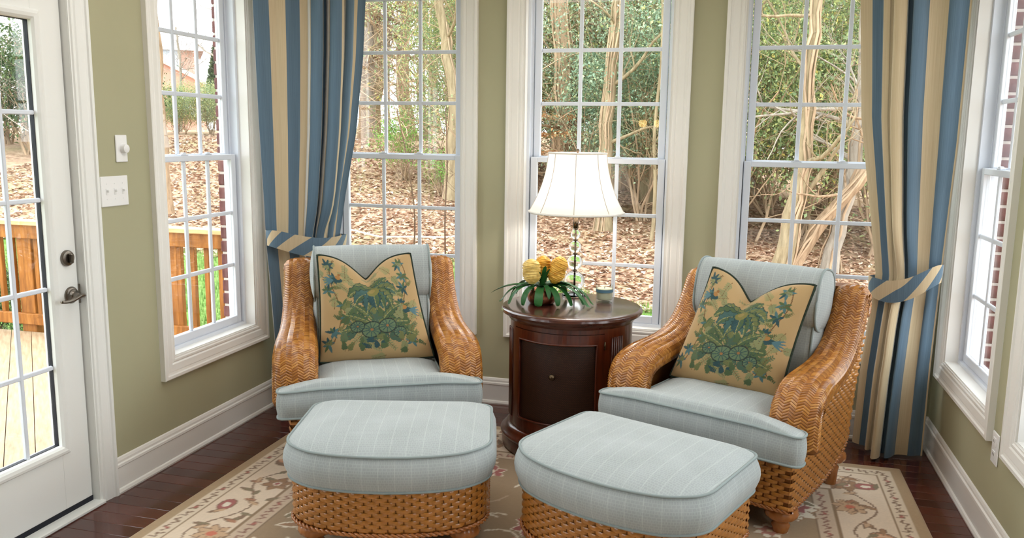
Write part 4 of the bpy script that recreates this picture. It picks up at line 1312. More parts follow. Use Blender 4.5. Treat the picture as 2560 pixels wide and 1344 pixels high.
# ------------------------------------------------------------------ drum side table
TC = (1.700, -.506); TZ = .70
def make_table():
    root = empty('drum_table', (*TC, RZ)); tag(root, 'round dark mahogany drum cabinet table between the two chairs', 'table')
    TZl = TZ - RZ
    # top with a moulded edge
    m = MB().lathe([(.30, TZl - .058), (.302, TZl - .050), (.312, TZl - .040), (.318, TZl - .030), (.333, TZl - .028), (.338, TZl - .020), (.336, TZl - .010), (.328, TZl - .004), (.318, TZl - .002), (.30, TZl)], 96)
    m.build('table_top', 'mahogany_top', root, True, 35)
    # plinth
    m = MB().lathe([(.318, 0), (.325, .010), (.328, .045), (.325, .062), (.333, .070), (.335, .078), (.328, .086), (.318, .092), (.312, .104), (.306, .112), (.298, .118), (.28, .12)], 96)
    m.build('plinth', 'mahogany', root, True, 35)
    rb = .292; zb, zt = .112, TZl - .052
    # door faces the camera side; angles measured from +x
    cdir = math.atan2(CAM.y - TC[1], CAM.x - TC[0]) - R(15); half = R(46)
    a0, a1 = cdir - half, cdir + half
    def arc(m, a, b, r0, r1, z0, z1, n):
        n = max(2, n)
        for i in range(n):
            p, q = a + (b - a) * i / n, a + (b - a) * (i + 1) / n
            vs = [(r * math.cos(t), r * math.sin(t), z) for t in (p, q) for r in (r0, r1) for z in (z0, z1)]
            f = [(2, 3, 7, 6), (0, 4, 5, 1), (1, 5, 7, 3), (0, 2, 6, 4)]
            if i == 0: f.append((0, 1, 3, 2))
            if i == n - 1: f.append((4, 6, 7, 5))
            m.add(vs, f)
    m = MB(); arc(m, a1 + .006, a0 + 2 * PI - .006, .26, rb, zb, zt, 60); arc(m, 0, 2 * PI, .2, rb - .012, zb, zt, 60); arc(m, a0 - .006, a1 + .006, .26, rb, zt - .028, zt, 24); arc(m, a0 - .006, a1 + .006, .26, rb, zb, zb + .02, 24)
    m.build('body', 'mahogany', root, True, 30)
    # fluted stiles right and left of the door
    for sgn, base in ((1, a1), (-1, a0)):
        for k in range(6):
            a = base + sgn * (R(9) + k * R(2.6))
            MB().tube([((rb + .001) * math.cos(a), (rb + .001) * math.sin(a), zb + .05), ((rb + .001) * math.cos(a), (rb + .001) * math.sin(a), zt - .05)], .0045, 6).build('flute', 'mahogany', root, True)
    m = MB(); z0, z1 = zb + .022, zt - .030; w = R(7.6)
    arc(m, a0, a0 + w, .27, rb + .004, z0, z1, 6); arc(m, a1 - w, a1, .27, rb + .004, z0, z1, 6)
    arc(m, a0 + w, a1 - w, .27, rb + .004, z0, z0 + .048, 20); arc(m, a0 + w, a1 - w, .27, rb + .004, z1 - .048, z1, 20)
    dr = m.build('cabinet_door', 'mahogany', root, True, 30)
    m = MB()
    m.grid(lambda u, v: ((rb - .006) * math.cos(a0 + w + (a1 - a0 - 2 * w) * u), (rb - .006) * math.sin(a0 + w + (a1 - a0 - 2 * w) * u), z0 + .048 + (z1 - z0 - .096) * v), 30, 10, lambda u, v: (u * (a1 - a0 - 2 * w) * rb, v * (z1 - z0 - .096)))
    m.build('woven_panel', 'cane_panel', dr, True)
    # bead round the panel
    m = MB(); i0, i1, k0, k1 = a0 + w, a1 - w, z0 + .048, z1 - .048
    pts = [(i0 + (i1 - i0) * t, k0) for t in np.linspace(0, 1, 20)[:-1]] + [(i1, k0 + (k1 - k0) * t) for t in np.linspace(0, 1, 10)[:-1]] + [(i1 + (i0 - i1) * t, k1) for t in np.linspace(0, 1, 20)[:-1]] + [(i0, k1 + (k0 - k1) * t) for t in np.linspace(0, 1, 10)[:-1]]
    m.loop_tube([((rb + .003) * math.cos(a), (rb + .003) * math.sin(a), z) for a, z in pts], .005, 6); m.build('bead', 'mahogany', dr, True)
    # knob
    am = (a0 + a1) / 2; zk = .415; c, s = math.cos(am), math.sin(am); m = MB(); n = 20
    prof = [(.004, -.01), (.007, .004), (.006, .012), (.013, .016), (.016, .024), (.012, .032), (.005, .036), (.001, .037)]
    vs = [((rb + dd) * c - r * math.sin(2 * PI * k / n) * s * 1.0, (rb + dd) * s + r * math.sin(2 * PI * k / n) * c, zk + r * math.cos(2 * PI * k / n)) for r, dd in prof for k in range(n)]
    m.add(vs, [(i * n + k, i * n + (k + 1) % n, (i + 1) * n + (k + 1) % n, (i + 1) * n + k) for i in range(len(prof) - 1) for k in range(n)])
    m.build('knob', 'knob_bronze', dr, True)
    for z in (z0 + .05, z1 - .07):
        a = a1 + .004; MB().tube([((rb + .006) * math.cos(a), (rb + .006) * math.sin(a), z), ((rb + .006) * math.cos(a), (rb + .006) * math.sin(a), z + .035)], .004, 8).build('hinge', 'knob_bronze', dr, True)
make_table()

# ------------------------------------------------------------------ lamp
LC = (1.668, -.280)
def make_lamp():
    root = empty('table_lamp', (*LC, TZ)); tag(root, 'lit table lamp with stacked crystal balls and a white bell shade', 'lamp')
    m = MB().lathe([(.062, 0), (.064, .004), (.062, .012), (.05, .016), (.03, .020), (.02, .026)], 40); m.build('base', 'clear_crystal', root, True, 40)
    z = .024
    balls = []
    for r in (.052, .0395, .0315, .0255):
        z += r; balls.append((z, r)); z += r + .006
    for zc, r in balls:
        m = MB().lathe([(max(.0035, r * math.sin(t)), zc - r * math.cos(t)) for t in np.linspace(.08, PI - .08, 22)], 36); m.build('crystal_ball', 'clear_crystal', root, True)
        MB().lathe([(.010, zc + r - .002), (.012, zc + r + .003), (.010, zc + r + .008)], 20).build('collar', 'rod_metal', root, True)
    ztop = .715
    MB().tube([(0, 0, .005), (0, 0, z + .06)], .0035, 10).build('rod', 'rod_metal', root, True)
    MB().tube([(0, 0, z), (0, 0, z + .055)], .014, 14).build('socket', 'rod_metal', root, True)
    # harp
    m = MB(); m.tube([(.05 * math.sin(t), 0, z + .04 + (ztop - z - .04) * (1 - math.cos(t)) / 2) for t in np.linspace(0, PI, 20)], .0016, 6); m.tube([(-.05 * math.sin(t), 0, z + .04 + (ztop - z - .04) * (1 - math.cos(t)) / 2) for t in np.linspace(0, PI, 20)], .0016, 6); m.build('harp', 'rod_metal', root, True)
    # bulb
    m = MB().lathe([(.012, z + .055), (.014, z + .075), (.028, z + .105), (.030, z + .125), (.022, z + .147), (.006, z + .156)], 20)
    t = NT('bulb_glow'); em = t.node('ShaderNodeEmission', Strength=12.0); em.inputs['Color'].default_value = (1, .86, .68, 1); t.link(em.outputs[0], t.out.inputs['Surface'])
    m.build('bulb', 'bulb_glow', root, True)
    l = bpy.data.lights.new('bulb_light', 'POINT'); l.energy = 6; l.color = (1, .92, .83); l.shadow_soft_size = .04
    lo = bpy.data.objects.new('bulb_light', l); COL.objects.link(lo); lo.parent = root; lo.location = (0, 0, z + .19)
    # bell shade: curve flaring to the bottom, panels divided by ribs
    zb, zt = .425, ztop
    def prof(t): return .143 + (.236 - .143) * (.18 * t + .82 * t ** 2.1)
    m = MB(); npan = 8; nu, nv = 96, 24; rot = R(8)
    def P(u, v, off=0):
        a = u * 2 * PI + rot; t = 1 - v
        f = abs(((u * npan) % 1) - .5) * 2        # 1 at the ribs
        r = prof(t) * (1 - .022 * (1 - f ** 2)) + off
        return (r * math.cos(a), r * math.sin(a), zb + (zt - zb) * v)
    m.grid(P, nu, nv, closed_u=True)
    sh = m.build('shade', 'lamp_shade_cloth', root, True)
    for v, r in ((0, .006), (1, .0045)):
        MB().loop_tube([P(u, v) for u in np.linspace(0, 1, 96, endpoint=False)], r, 8).build('shade_trim', 'shade_binding', sh, True)
    for k in range(npan):
        MB().tube([P(k / npan, v, .0008) for v in np.linspace(0, 1, 16)], .0022, 6).build('shade_rib', 'shade_seam', sh, True)
    m = MB()
    for k in range(3):
        a = 2 * PI * k / 3 + .4; m.tube([(0, 0, zt - .004), (.14 * math.cos(a), .14 * math.sin(a), zt - .004)], .0015, 6)
    m.build('spider', 'rod_metal', sh, True)
    MB().lathe([(.004, zt - .004), (.005, zt + .004), (.009, zt + .010), (.008, zt + .018), (.002, zt + .022)], 16).build('finial', 'rod_metal', root, True)
make_lamp()

# ------------------------------------------------------------------ candle
def make_candle():
    root = empty('jar_candle', (1.838, -.385, TZ)); tag(root, 'cream candle in a clear glass jar on the drum table', 'candle')
    m = MB().lathe([(.030, .0), (.040, .002), (.0415, .010), (.0415, .082), (.0395, .082), (.0392, .016), (.036, .012), (.002, .012)], 40, cap=False); m.add([], [])
    m.f.append(tuple(range(40))[::-1]); m.build('jar', 'jar_glass', root, True, 40)
    MB().lathe([(.036, .0135), (.0385, .016), (.0385, .066), (.036, .068), (.004, .066)], 36).build('wax', 'wax', root, True, 40)
    MB().tube([(0, 0, .064), (.001, 0, .076)], .0012, 6).build('wick', 'black_rubber', root)
    MB().lathe([(.0421, .050), (.0421, .064)], 40, cap=False).build('label_band', 'label_blue', root, True)
make_candle()

# ------------------------------------------------------------------ flower arrangement
def make_flowers():
    c = (1.556, -.520)
    root = empty('flower_arrangement', (*c, TZ)); tag(root, 'copper bowl with three yellow cone flowers and long green leaves', 'flowers')
    MB().lathe([(.052, 0), (.060, .006), (.068, .020), (.071, .036), (.068, .052), (.060, .062), (.058, .067), (.062, .070), (.055, .066), (.045, .055)], 48, cap=True).build('bowl', 'copper', root, True)
    rng = random.Random(8)
    vd = math.atan2(CAM.y - c[1], CAM.x - c[0])      # toward the camera
    def leaf(az, L, rise, droop, w, mat='strap_leaf', z0=.072):
        m = MB(); n = 14; vs = []; x = y = 0; z = z0; el = rise; st = L / n
        for i in range(n + 1):
            t = i / n; ww = w * (.55 + .45 * math.sin(min(1, t * 1.5) * PI / 2)) * (1 - max(0, (t - .72) / .28) ** 2.2 * .88)
            d = (math.cos(az), math.sin(az)); s = (-d[1], d[0])
            for k, dz in ((-1, .004), (0, 0), (1, .004)):
                vs.append((d[0] * x + s[0] * ww * k, d[1] * x + s[1] * ww * k, z + dz * ww / .012))
            x += st * math.cos(el); z += st * math.sin(el); el -= droop / n
            z = max(z, .006 if x < .28 else -.06)
        fs = [(i * 3 + k, i * 3 + k + 1, (i + 1) * 3 + k + 1, (i + 1) * 3 + k) for i in range(n) for k in range(2)]
        m.add(vs, fs); return m.build('strap_leaf', mat, root, True)
    # azimuths relative to the camera direction: 0 = at the camera, + = picture right
    spec = [(-8, .185, .45, 2.6, .019), (-42, .19, .55, 2.5, .016), (-66, .21, .5, 2.4, .016), (-88, .23, .42, 2.1, .019), (-104, .22, .25, .9, .019), (-80, .16, .7, 2.2, .014),
            (38, .18, .5, 2.5, .017), (58, .20, .5, 2.4, .016), (72, .235, .52, 2.2, .018), (80, .26, .50, 2.0, .018), (86, .20, .7, 2.2, .014), (98, .22, .6, 2.1, .015), (64, .27, .45, 2.0, .014), (20, .13, .8, 2.6, .012), (140, .2, .6, 2.2, .016), (178, .2, .7, 2.0, .016), (-140, .2, .6, 2.0, .016)]
    for az, L, ri, dr, w in spec:
        leaf(vd + R(az), L * (1.22 if abs(az) > 50 else 1.05), ri, dr * .95, w * 1.08)
    for az, L, w in ((-70, .13, .006), (-50, .15, .006), (10, .15, .010), (30, .13, .008), (-20, .12, .008), (-85, .12, .005), (15, .11, .009), (60, .12, .006)):
        leaf(vd + R(az), L, 1.25, .6, w)
    def cone(px, py, z0, L, r, tiltx, tilty, colr):
        m = MB(); n = 36; rows = 72; vs = []
        for j in range(rows + 1):
            t = j / rows
            for k in range(n):
                an = 2 * PI * k / n
                env = r * (math.sin(min(1, t * 2.6 + .18) * PI / 2)) * (1 - max(0, (t - .72) / .28) ** 2.2 * .75)
                ph = t * 9 + .35 * math.sin(3 * an + j * .6)
                saw = ph % 1
                vs.append(((env * (1 + .26 * (1 - saw) * (1 if 0 < j < rows else 0))) * math.cos(an), (env * (1 + .26 * (1 - saw))) * math.sin(an), L * t))
        fs = [(j * n + k, j * n + (k + 1) % n, (j + 1) * n + (k + 1) % n, (j + 1) * n + k) for j in range(rows) for k in range(n)] + [tuple(range(n))[::-1], tuple(range(rows * n, (rows + 1) * n))]
        m.add(vs, fs); o = m.build('cone_flower', 'ginger_flower', root, True)
        o.location = (px, py, z0); o.rotation_euler = (tiltx, tilty, 0); o.color = (colr, colr, colr, 1)
        MB().tube([(0, 0, -.06), (0, 0, .01)], .005, 8).build('stem', 'strap_leaf', o, True)
    s, q = math.sin(vd), math.cos(vd)
    def rel(toward, right): return (toward * q - right * s, toward * s + right * q)
    # picture-right direction is (-sin, cos) rotated: toward x up
    RX = (-math.sin(vd), math.cos(vd))
    for (tw, rg, z0, L, r, lean, cc) in ((.035, -.045, .100, .120, .036, -.10, .9), (-.03, .005, .112, .115, .032, -.02, .05), (.01, .052, .100, .135, .035, .32, .15)):
        px, py = q * tw + RX[0] * rg, s * tw + RX[1] * rg
        ax = Vector((RX[0], RX[1], 0)); d = (Vector((0, 0, 1)) + ax * lean).normalized()
        e = d.to_track_quat('Z', 'Y').to_euler()
        cone(px, py, z0, L, r, 0, 0, cc); o = [c for c in root.children if c.name.startswith('cone_flower')][-1]; o.rotation_euler = e
make_flowers()

# ------------------------------------------------------------------ curtains
def make_curtain(label, A, Bp, mat, tie_z, tie_lv, seed, amp_c, K, bow, tiemat='stripe_tie'):
    """A(z), Bp(z): plan end points; folds between them; local origin at the floor"""
    root = empty('striped_curtain', (*((Vector(A(0)) + Vector(Bp(0))) / 2), 0)); org = root.location.copy()
    tag(root, label, 'curtain', 'striped corner curtains')
    ZT, ZB = 2.46, .014
    nu, nz = 320, 60
    rng = random.Random(seed)
    ph0 = [rng.uniform(0, 6.28) for _ in range(4)]
    def frame(z):
        a = Vector(A(z)); b = Vector(Bp(z)); d = b - a; L = d.length; d.normalize(); n = Vector((d.y, -d.x))
        if n.dot(Vector((W / 2, -2)) - a) < 0: n = -n
        return a, b, d, L, n
    def P(u, v, back=0.0):
        z = ZB + (ZT - ZB) * v
        a, b, d, L, n = frame(z)
        w = u + .030 * math.sin(2 * PI * u * 1.3 + ph0[0]) + .014 * math.sin(2 * PI * u * 2.9 + ph0[1])
        env = amp_c(u)
        tf = math.exp(-((z - tie_z) / .14) ** 2)
        am = env * (1 - .55 * tf) * (1 + .18 * math.sin(z * 1.7 + ph0[2] + 3 * u))
        fi = 2 * PI * K * w
        off = am * (math.sin(fi) + .22 * math.sin(2.0 * fi + ph0[3] + .5 * z)) + am
        s = u * L - (L / K) * .15 * math.sin(2 * fi) * (env / .05)
        off += bow(z) * math.sin(PI * u) ** 1.2
        p = a + d * s + n * (off + .015 - back)
        return (p.x - org.x, p.y - org.y, z)
    ref = [Vector(P(i / nu, .62)) for i in range(nu + 1)]; arc = [0.0]
    for p, q in zip(ref[:-1], ref[1:]): arc.append(arc[-1] + (q - p).length)
    m = MB(); m.grid(P, nu, nz, lambda u, v: (arc[int(round(u * nu))], v))
    m.build('curtain_panel', mat, root, True)
    m = MB(); m.grid(lambda u, v: P(u, v, .007), 160, 40); m.build('lining', 'curtain_lining', root, True)
    # tieback band
    a, b, d, L, n = frame(tie_z); c = (a + b) / 2
    def T(u, v):
        an = 2 * PI * u; ca, sa = math.cos(an), math.sin(an)
        hx = (L / 2 + .016) * (abs(ca) ** .8) * (1 if ca > 0 else -1); hy = (.062 + bow(tie_z) * .6) * sa
        zc = tie_lv(hx / (L / 2 + .016), sa)
        p = c + d * hx + n * (hy + .050 + .012 * (v - .5) * (1 if sa > 0 else -1))
        return (p.x - org.x, p.y - org.y, zc + (v - .5) * .105 * (.75 + .25 * max(0, sa)))
    m = MB(); m.grid(T, 90, 5, lambda u, v: (u * (2 * L + .25), v * .105), closed_u=True); m.build('tieback', tiemat, root, True)
    return root
def lerp(z, pts):
    zs = [p[0] for p in pts]; return (float(np.interp(z, zs, [p[1] for p in pts])), float(np.interp(z, zs, [p[2] for p in pts])))
A1 = lambda z: lerp(z, [(0, .055, -.42), (.27, .055, -.446), (.96, .055, -.515), (1.56, .055, -.543), (2.5, .055, -.57)])
B1 = lambda z: lerp(z, [(0, .32, -.07), (.6, .28, -.07), (.90, .255, -.085), (1.15, .290, -.08), (1.5, .360, -.07), (1.9, .410, -.07), (2.5, .450, -.07)])
make_curtain('blue and beige striped curtain in the corner behind the chair nearest the door', A1, B1, 'stripe_cloth', .92,
             lambda x, s: .925 - .030 * x - .035 * max(0, s) * (1 - x * x), 3, lambda u: .006 + .050 * math.exp(-((u - .60) / .17) ** 2) + .012 * u, 5.0, lambda z: .03)
A2 = lambda z: lerp(z, [(0, 3.070, -.065), (.4, 3.080, -.07), (.86, 3.110, -.10), (1.1, 3.080, -.09), (1.6, 3.000, -.08), (2.5, 2.925, -.08)])
B2 = lambda z: lerp(z, [(0, 3.362, -.185), (.48, 3.362, -.19), (.90, 3.362, -.238), (1.5, 3.362, -.325), (2.1, 3.362, -.322), (2.5, 3.362, -.322)])
make_curtain('blue and beige striped curtain reaching the floor beside the window with brick outside', A2, B2, 'stripe_cloth_b', .88,
             lambda x, s: .865 + .045 * x - .05 * max(0, s) * (1 - x * x), 9, lambda u: .008 + .045 * math.exp(-((u - .48) / .17) ** 2), 5.0, lambda z: .02 + .05 * max(0, 1 - z / .8))

# ================================================================== outside
NR = np.random.default_rng(21)
def gz(x, y):
    x = np.asarray(x, dtype=float); y = np.asarray(y, dtype=float)
    t = np.maximum(0, y - 2.5); te = 18 * (1 - np.exp(-t / 18))
    z = -.45 + (.1 - .012 * np.clip(x, -16, 8)) * te
    z = np.where(z > 1.0, 1.0 + .5 * (1 - np.exp(-(z - 1.0) / .5)), z)
    return z + .035 * np.sin(1.3 * x + .7 * y) * np.clip(t / 3, 0, 1) + .02 * np.sin(3.1 * x - 2.3 * y) * np.clip(t / 3, 0, 1)
def lawn_edge(x): return np.interp(x, [-9, -4.4, -1, 1.4, 3], [5.0, 5.3, 5.75, 4.45, 4.0]) + .14 * np.sin(1.7 * x) + .08 * np.sin(4.1 * x)

def make_ground():
    xs = np.r_[np.arange(-60, -14, 2.0), np.arange(-14, 9, .16), np.arange(9, 60, 2.0)]; ys = np.r_[np.arange(-40, -1, 2.0), np.arange(-1, 18, .16), np.arange(18, 80, 2.0)]
    X, Y = np.meshgrid(xs, ys); nx = len(xs); ny = len(ys); X = X.ravel(); Y = Y.ravel()
    Z = gz(X, Y)
    inside = (X > -.24) & (X < W + .24) & (Y < .24) & (Y > Y0); Z = np.where(inside, -.62, Z)
    lawn = np.clip((lawn_edge(X) - Y) * 3 + .5, 0, 1) * np.clip(1 - (X - 1.8) * .6, .0, 1)
    lawn = np.clip(lawn + NR.normal(0, .08, lawn.shape), 0, 1)
    i = (np.arange(nx - 1)[None, :] + nx * np.arange(ny - 1)[:, None]).ravel()
    me = fast_mesh('ground', np.c_[X, Y, Z], np.c_[i, i + 1, i + nx + 1, i + nx], True)
    set_print(me, np.repeat(lawn[:, None], 3, 1)); me.materials.append(MATS['leaf_ground'])
    o = bpy.data.objects.new('ground', me); COL.objects.link(o)
    tag(o, 'leaf-covered slope and strip of lawn outside the windows', 'ground', kind='structure')
make_ground()

def leaf_cards(P, size, rng, tilt=1.0, asp=.5, up=None):
    """P (n,3) centres -> bent diamond leaves (two quads folded), all quads"""
    n = len(P)
    a = rng.uniform(0, 2 * PI, n); b = rng.normal(0, tilt, n); g = rng.normal(0, tilt, n)
    d = np.c_[np.cos(a) * np.cos(b), np.sin(a) * np.cos(b), np.sin(b)]
    s = np.cross(d, np.c_[np.sin(g) * .7, np.cos(g) * 0 + .1, np.cos(g)]); s /= np.linalg.norm(s, axis=1)[:, None] + 1e-9
    nn = np.cross(s, d); L = (size * rng.uniform(.6, 1.3, n))[:, None]; w = L * asp
    base = P - d * L * .5; tip = P + d * L * .5; l = P + s * w * .5 + nn * L * .12; r = P - s * w * .5 + nn * L * .12
    V = np.stack([base, r, tip, l], 1).reshape(-1, 3); F = np.arange(4 * n).reshape(n, 4)
    return V, F

def make_litter():
    n = 46000
    x = NR.uniform(-11, 6.5, n * 3); y = NR.uniform(3.2, 17, n * 3)
    D = np.hypot(x - CAM.x, y - CAM.y)
    keep = (y > lawn_edge(x) - .4 * NR.random(n * 3)) | (x > 2.2)
    keep &= NR.random(n * 3) < np.clip(1.5 - D / 20, .12, 1)
    x = x[keep][:n]; y = y[keep][:n]
    P = np.c_[x, y, gz(x, y) + .012]
    V, F = leaf_cards(P, .095, NR, .28, .55)
    me = fast_mesh('leaf_litter', V, F); me.materials.append(MATS['litter_leaf'])
    o = bpy.data.objects.new('leaf_litter', me); COL.objects.link(o); tag(o, 'fallen brown leaves covering the slope under the trees', 'leaves', kind='stuff')
    n = 30000
    x = NR.uniform(-9, 2.2, n * 2); y = NR.uniform(1.3, 9.5, n * 2); k = (y < lawn_edge(x) + .1)
    x = x[k][:n]; y = y[k][:n]; P = np.c_[x, y, gz(x, y)]
    h = NR.uniform(.04, .09, len(P))[:, None]; a = NR.uniform(0, 6.28, len(P)); s = np.c_[np.cos(a), np.sin(a), 0 * a] * .006
    tip = P + np.c_[NR.normal(0, .02, len(P)), NR.normal(0, .02, len(P)), np.ones(len(P))] * h * np.array([1, 1, 1])
    V = np.stack([P - s, P + s, tip], 1).reshape(-1, 3); F = np.arange(3 * len(P)).reshape(-1, 3)
    me = fast_mesh('grass', V, F); me.materials.append(MATS['grass_blade'])
    o = bpy.data.objects.new('grass', me); COL.objects.link(o); tag(o, 'short green lawn behind the deck railing', 'grass', kind='stuff')
make_litter()

def tubes_mesh(name, tubes, mat, sides):
    """tubes: list of (pts (k,3), radii (k,)) -> one mesh"""
    V = []; F = []; off = 0
    for pts, rad in tubes:
        pts = np.asarray(pts, float); rad = np.asarray(rad, float); k = len(pts)
        t = np.gradient(pts, axis=0); t /= np.linalg.norm(t, axis=1)[:, None] + 1e-9
        ref = np.array([0.0, 0, 1]) if abs(t[0, 2]) < .8 else np.array([1.0, 0, 0])
        a = np.cross(t, ref); a /= np.linalg.norm(a, axis=1)[:, None] + 1e-9; b = np.cross(t, a)
        n = sides if rad[0] > .012 else 4
        if rad[0] < .006: n = 3
        an = 2 * PI * np.arange(n) / n
        ring = pts[:, None, :] + rad[:, None, None] * (np.cos(an)[None, :, None] * a[:, None, :] + np.sin(an)[None, :, None] * b[:, None, :])
        V.append(ring.reshape(-1, 3)); i = np.arange(k - 1)[:, None] * n; j = np.arange(n)[None, :]; j2 = (j + 1) % n
        F.append((np.stack([i + j, i + j2, i + n + j2, i + n + j], -1).reshape(-1, 4)) + off); off += k * n
    me = fast_mesh(name, np.concatenate(V), np.concatenate(F), True); me.materials.append(MATS[mat]); return me

def grow(p, d, r, L, depth, rng, out, wander=.18, kids=4, upb=.15, rmin=.003):
    n = max(4, int(6 if depth else 5)); pts = [p.copy()]; rad = [r]; q = p.copy(); dd = d.copy()
    for i in range(n):
        dd = dd + rng.normal(0, wander, 3) + np.array([0, 0, upb * .3]); dd /= np.linalg.norm(dd)
        q = q + dd * L / n; pts.append(q.copy()); rad.append(max(rmin * .7, r * (1 - .6 * (i + 1) / n)))
    out.append((pts, rad))
    if depth <= 0: return
    for k in range(kids):
        i = int(rng.integers(1, n + 1)); side = rng.normal(0, 1, 3); side -= dd * side.dot(dd); side /= np.linalg.norm(side)
        nd = dd * rng.uniform(.3, .8) + side * rng.uniform(.5, 1.0) + np.array([0, 0, upb]); nd /= np.linalg.norm(nd)
        grow(np.array(pts[i]), nd, max(rmin, rad[i] * rng.uniform(.4, .65)), L * rng.uniform(.45, .7), depth - 1, rng, out, wander, kids, upb, rmin)

def make_tree(base, trunk, r0, label, seed, bark='bark_brown', branch_from=1.2, nb=10, depth=2, bl=1.6, group=None, vines=0, flare=1.5, foliage=None, kids=4):
    """trunk: list of offsets (dx,dy,dz) for the trunk path"""
    rng = np.random.default_rng(seed)
    bz = float(gz(*base)); root = empty('tree', (base[0], base[1], bz)); tag(root, label, 'tree', group)
    P = np.array([(0, 0, -.15)] + list(trunk), float); s = np.r_[0, np.cumsum(np.linalg.norm(np.diff(P, axis=0), axis=1))]
    q = np.linspace(0, s[-1], 22); T = np.c_[[np.interp(q, s, P[:, i]) for i in range(3)]].T
    for _ in range(3): T[1:-1] = .25 * T[:-2] + .5 * T[1:-1] + .25 * T[2:]
    T[1:, :2] += rng.normal(0, r0 * .10, (21, 2))
    rad = r0 * (1 - .55 * q / s[-1]) + r0 * (flare - 1) * np.exp(-q / (r0 * 2.0))
    me = tubes_mesh('trunk', [(T, rad)], bark, 12)
    o = bpy.data.objects.new('trunk', me); COL.objects.link(o); o.parent = root
    out = []
    for k in range(nb):
        i = int(np.searchsorted(q, rng.uniform(branch_from, s[-1] * .98))); i = min(i, 21)
        a = rng.uniform(0, 2 * PI); d = np.array([math.cos(a), math.sin(a), rng.uniform(.0, .9)]); d /= np.linalg.norm(d)
        grow(T[i], d, rad[i] * rng.uniform(.2, .45), bl * rng.uniform(.6, 1.3), depth, rng, out, kids=kids)
    if out:
        me = tubes_mesh('branches', out, bark, 6); o = bpy.data.objects.new('branches', me); COL.objects.link(o); o.parent = root
    if vines:
        vt = []
        for k in range(vines):
            a0 = rng.uniform(0, 6.28); tw = rng.uniform(-2.0, 2.0); i1 = int(rng.integers(12, 22))
            pts = [T[i] + (rad[i] + .012) * np.array([math.cos(a0 + tw * i / 22), math.sin(a0 + tw * i / 22), 0]) + rng.normal(0, .012, 3) for i in range(0, i1)]
            vt.append((pts, np.full(len(pts), rng.uniform(.007, .02))))
        me = tubes_mesh('vines', vt, 'twig', 5); o = bpy.data.objects.new('vines', me); COL.objects.link(o); o.parent = root; o['kind'] = 'stuff'
    if foliage:
        mat, nl, size, spread = foliage
        tips = np.array([t[0][-1] for t in out] + [t[0][len(t[0]) // 2] for t in out])
        idx = rng.integers(0, len(tips), nl); V, F = leaf_cards(tips[idx] + rng.normal(0, spread, (nl, 3)), size, rng, .8)
        me = fast_mesh('foliage', V, F); me.materials.append(MATS[mat]); o = bpy.data.objects.new('foliage', me); COL.objects.link(o); o.parent = root; o['kind'] = 'stuff'
    return root

# ---- named trees seen through the glass
make_tree((-.64, 10.3), [(.02, 0, 1), (.08, 0, 2.2), (-.10, .1, 3.6), (-.15, .1, 6.5)], .19, 'thick vine-covered trunk outside, upper panes of the lamp window', 31, 'bark_brown', 1.4, 10, 2, 1.5, vines=14)
make_tree((-.14, 13.4), [(.05, 0, 1.2), (.02, 0, 3), (.12, 0, 6.5)], .22, 'straight brown trunk outside, behind the lamp window muntins', 32, 'bark_brown', 1.2, 10, 2, 1.8, vines=8)
make_tree((.46, 8.45), [(0.0, 0, .5), (-.02, .05, 1.6), (.1, .1, 3.2), (.1, .1, 6)], .115, 'tree trunk outside, its base just below the lamp shade edge', 33, 'bark_olive', 1.3, 8, 2, 1.3, vines=5, flare=1.6)
make_tree((1.23, 8.05), [(.05, 0, .7), (-.02, 0, 1.6), (.06, .0, 2.6), (.02, 0, 4)], .03, 'slim sapling outside, beside the lamp shade', 34, 'bark_olive', .5, 8, 2, .8)
make_tree((3.02, 6.6), [(.02, 0, .35), (.12, 0, .8), (.20, .05, 1.5), (.16, .1, 2.3), (.30, .1, 4.5)], .115, 'forked grey-brown trunk outside the window beside the floor-length curtain', 35, 'bark_olive', .9, 12, 2, 1.3, vines=7, flare=1.5)
make_tree((3.10, 6.72), [(.18, .02, .38), (.48, .05, .78), (.86, .1, 1.28), (1.3, .2, 1.9), (2.0, .3, 3.2)], .095, 'low leaning limb outside, crossing behind the forked trunk', 36, 'bark_brown', 1.2, 8, 2, 1.1, vines=7, flare=1.3)
make_tree((3.60, 7.05), [(.10, .0, .5), (.24, .05, 1.1), (.30, .1, 2.2), (.2, .1, 4.6)], .10, 'grey leaning trunk outside, right behind the low limb', 37, 'bark_gray', 1.3, 9, 2, 1.2, vines=4, flare=1.7)
make_tree((-2.53, 9.8), [(.05, 0, .8), (.12, 0, 1.8), (-.08, 0, 2.8), (-.30, 0, 4.0), (-.2, 0, 6)], .115, 'crooked tan trunk outside, at the edge of the half-curtained window', 38, 'bark_olive', 1.6, 9, 2, 1.5, vines=3)
make_tree((-6.2, 6.8), [(.0, 0, 1), (-.02, 0, 2.4), (0, 0, 6)], .13, 'brown trunk outside, at the near edge of the window beside the door', 39, 'bark_brown', 2.6, 7, 2, 1.4)
for k, (bx, by) in enumerate(((-1.46, 5.35), (-1.15, 5.7), (-.85, 5.6))):
    make_tree((bx, by), [(.04 - .05 * k, 0, .6), (-.05 + .08 * k, 0, 1.2), (-.20 + .2 * k, 0, 1.9)], .012, ['thin forked sapling outside, foremost on the leafy slope', 'wispy sapling outside, middle one of three on the leafy slope', 'bent wispy sapling outside, nearest the crooked tan trunk'][k], 50 + k, 'twig_dark', .3, 6, 1, .6, flare=1.1)

